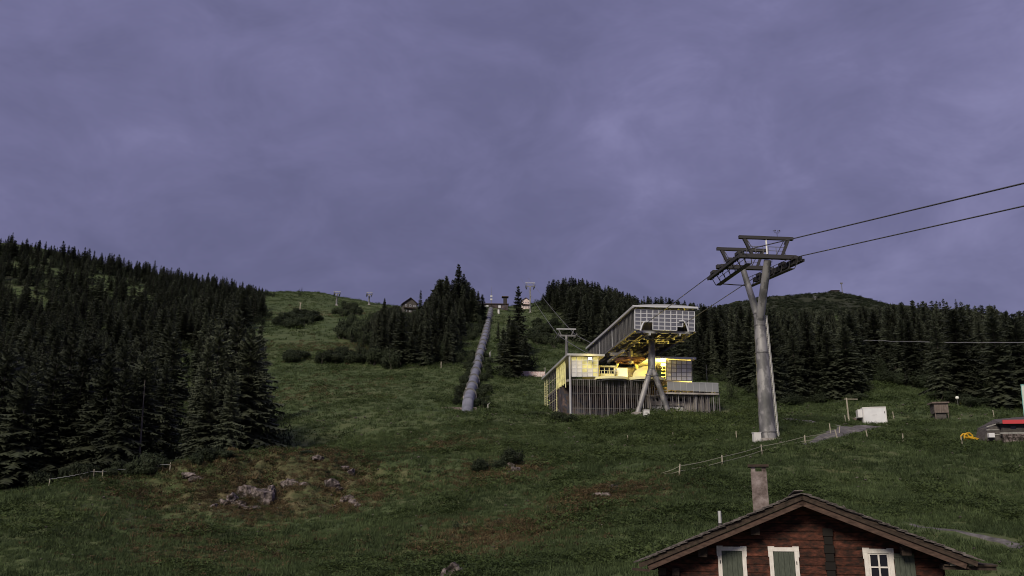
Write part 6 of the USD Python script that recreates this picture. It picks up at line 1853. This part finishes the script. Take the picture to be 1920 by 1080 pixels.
def hill_house(px, depth, base_py, top_py, wpx, rot, label, wall, roof, windows=3, name='hill_house', wl=6.0, eave=0.66):
    b = P(px, base_py, depth); b[2] = hz(b[0], b[1]) - 0.3
    k = depth / FPX; W = wpx * k; top = P(px, top_py, depth)[2] - b[2]
    t = thing(name, label, 'house', b, rot)
    hw = top * eave
    w_ = MB().box([-W / 2, 0, -1.5], [W / 2, wl, hw]).build('wall', wall, t)
    M = np.array([[1, 0, 0, 0], [0, 0, 1, 0], [0, 1, 0, 0], [0, 0, 0, 1.0]])
    MB().prism(Polygon([(-W / 2, hw + 0.001), (W / 2, hw + 0.001), (0, top - 0.2)]), wl, M).build('gable', wall, t)
    ov = W * 0.12
    for s in (-1, 1):
        p0 = np.array([0, 0, top]); p1 = np.array([s * (W / 2 + ov), 0, hw - (top - hw) * 0.24])
        v = [p0 + [0, -ov, 0], p1 + [0, -ov, 0], p0 + [0, wl + ov, 0], p1 + [0, wl + ov, 0]]
        v += [q - [0, 0, 0.22] for q in v]
        obj('roof', trimesh.convex.convex_hull(np.array(v)), roof, t)
    for i in range(windows):
        a0 = -W / 2 + W * (i + 0.5) / windows
        for zf in (0.25, 0.72):
            f = MB().box([a0 - W * 0.08, -0.08, hw * zf - W * 0.075], [a0 + W * 0.08, -0.004, hw * zf + W * 0.075]).build('window', 'frame_white', t)
            MB().box([a0 - W * 0.055, -0.11, hw * zf - W * 0.05], [a0 + W * 0.055, -0.082, hw * zf + W * 0.05]).build('pane', 'haut_window', f)
    MB().box([-W / 2 - 0.2, -1.0, hw * 0.46], [W / 2 + 0.2, -0.004, hw * 0.52]).build('balcony', 'dark_timber', t)
    return t


hill_house(769, 425, 580, 558, 25, 0.35, 'dark hill house with wide roof and pale windows among spruces', 'hut_timber', 'dark_timber', eave=0.70)
hill_house(345, 430, 606, 580, 15, -0.2, 'small pale roofed hut half hidden in the left wood', 'post_wood', 'white_paint', 2)
hill_house(986, 478, 578, 558, 14, 0.1, 'pink fronted building on the crest behind the slim tower', 'pink_board', 'dark_timber', 3, eave=0.8)
g = P(930, 575, 447); g[2] = hz(g[0], g[1])
t = thing('pump_house', 'low dark flat roofed building at the top end of the pipe', 'building', g, 0.05)
MB().box([-9, 0, -1], [6.5, 6, 2.2]).build('wall', 'interior_wall', t)
MB().box([-9.4, -0.4, 2.203], [6.9, 6.4, 2.6]).build('roof', 'dark_timber', t)
MB().box([4.0, 1, 2.603], [6.0, 3, 6.4]).build('turret', 'interior_dark', t)
MB().box([3.2, 0.4, 6.403], [6.8, 3.6, 6.9]).build('turret_roof', 'dark_timber', t)
MB().box([-6, -0.06, 0.2], [-4, -0.004, 1.6]).build('window', 'frame_white', t)
MB().box([1.2, -0.06, 0.2], [2.6, -0.004, 1.6]).build('window', 'frame_white', t)
g = P(921, 575, 455); g[2] = hz(g[0], g[1])
t = thing('radio_mast', 'thin radio mast above the top of the pipe', 'mast', g)
hh = P(921, 537, 455)[2] - g[2]
mb = MB().tube([0, 0, -0.5], [0, 0, hh * 0.6], 0.22, 0.16, 6).tube([0, 0, hh * 0.6], [0, 0, hh], 0.12, 0.05, 6)
mb.build('pole', 'mid_steel', t)
for z_ in (0.35, 0.5):
    MB().box([-0.6, -0.2, hh * z_], [0.6, 0.2, hh * z_ + 0.9]).build('antenna', 'pale_steel', t)
for i, px in enumerate((935, 938)):
    g = on_ground(px, 588, 300, 600)
    if i == 0:
        t = thing('white_hydrant', 'short white snow hydrant box beside the pipe top', 'hydrant', g)
        MB().tube([0, 0, -0.3], [0, 0, 2.0], 0.55, 0.5, 10).build('case', 'cabinet_white', t)
        MB().tube([0, 0, 2.0], [0, 0, 2.3], 0.62, 0.3, 10).build('cap', 'mid_steel', t)
g = on_ground(562, 590, 200)
t = thing('wooden_pole', 'single pale wooden pole on the slope below the bare ridge', 'pole', g)
MB().tube([0, 0, -0.5], [0, 0, 24 * g[1] / FPX], 0.3, 0.22, 8).build('shaft', 'post_wood', t)
MB().box([-0.8, -0.1, 24 * g[1] / FPX - 0.4], [0.8, 0.1, 24 * g[1] / FPX - 0.2]).build('crossarm', 'post_wood', t)
for px, py, lab in ((918, 670, 'pale weathered stump right of the lower pipe'), (914, 768, 'pale weathered stump at the foot of the pipe')):
    g = on_ground(px, py)
    k = g[1] / FPX
    t = thing('tree_stump', lab, 'stump', g)
    MB().tube([0, 0, -0.3], [0.1, 0, 10 * k], 2.2 * k, 1.4 * k, 8).build('trunk', 'dead_wood', t)
    MB().tube([0.1, 0, 9 * k], [0.5, 0, 13 * k], 0.8 * k, 0.3 * k, 6).build('broken_top', 'dead_wood', t)
# summit mast on the far mountain
g = P(1579, 545, 1450); g[2] = hz(g[0], g[1])
t = thing('summit_mast', 'tiny antenna mast on the far mountain top', 'mast', g)
hh = P(1579, 530, 1450)[2] - g[2]
MB().tube([0, 0, -2], [0, 0, hh], 0.9, 0.5, 6).build('pole', 'mid_steel', t)
MB().box([-2, -1, hh - 2.4], [2, 1, hh]).build('antenna', 'mid_steel', t)
g = P(1566, 545, 1448); g[2] = hz(g[0], g[1])
t = thing('summit_hut', 'tiny dark hut beside the mast on the far mountain top', 'hut', g)
MB().box([-7, 0, -4], [7, 10, 3.5]).build('wall', 'interior_dark', t)
MB().box([-8, -1, 3.503], [8, 11, 4.3]).build('roof', 'dark_timber', t)
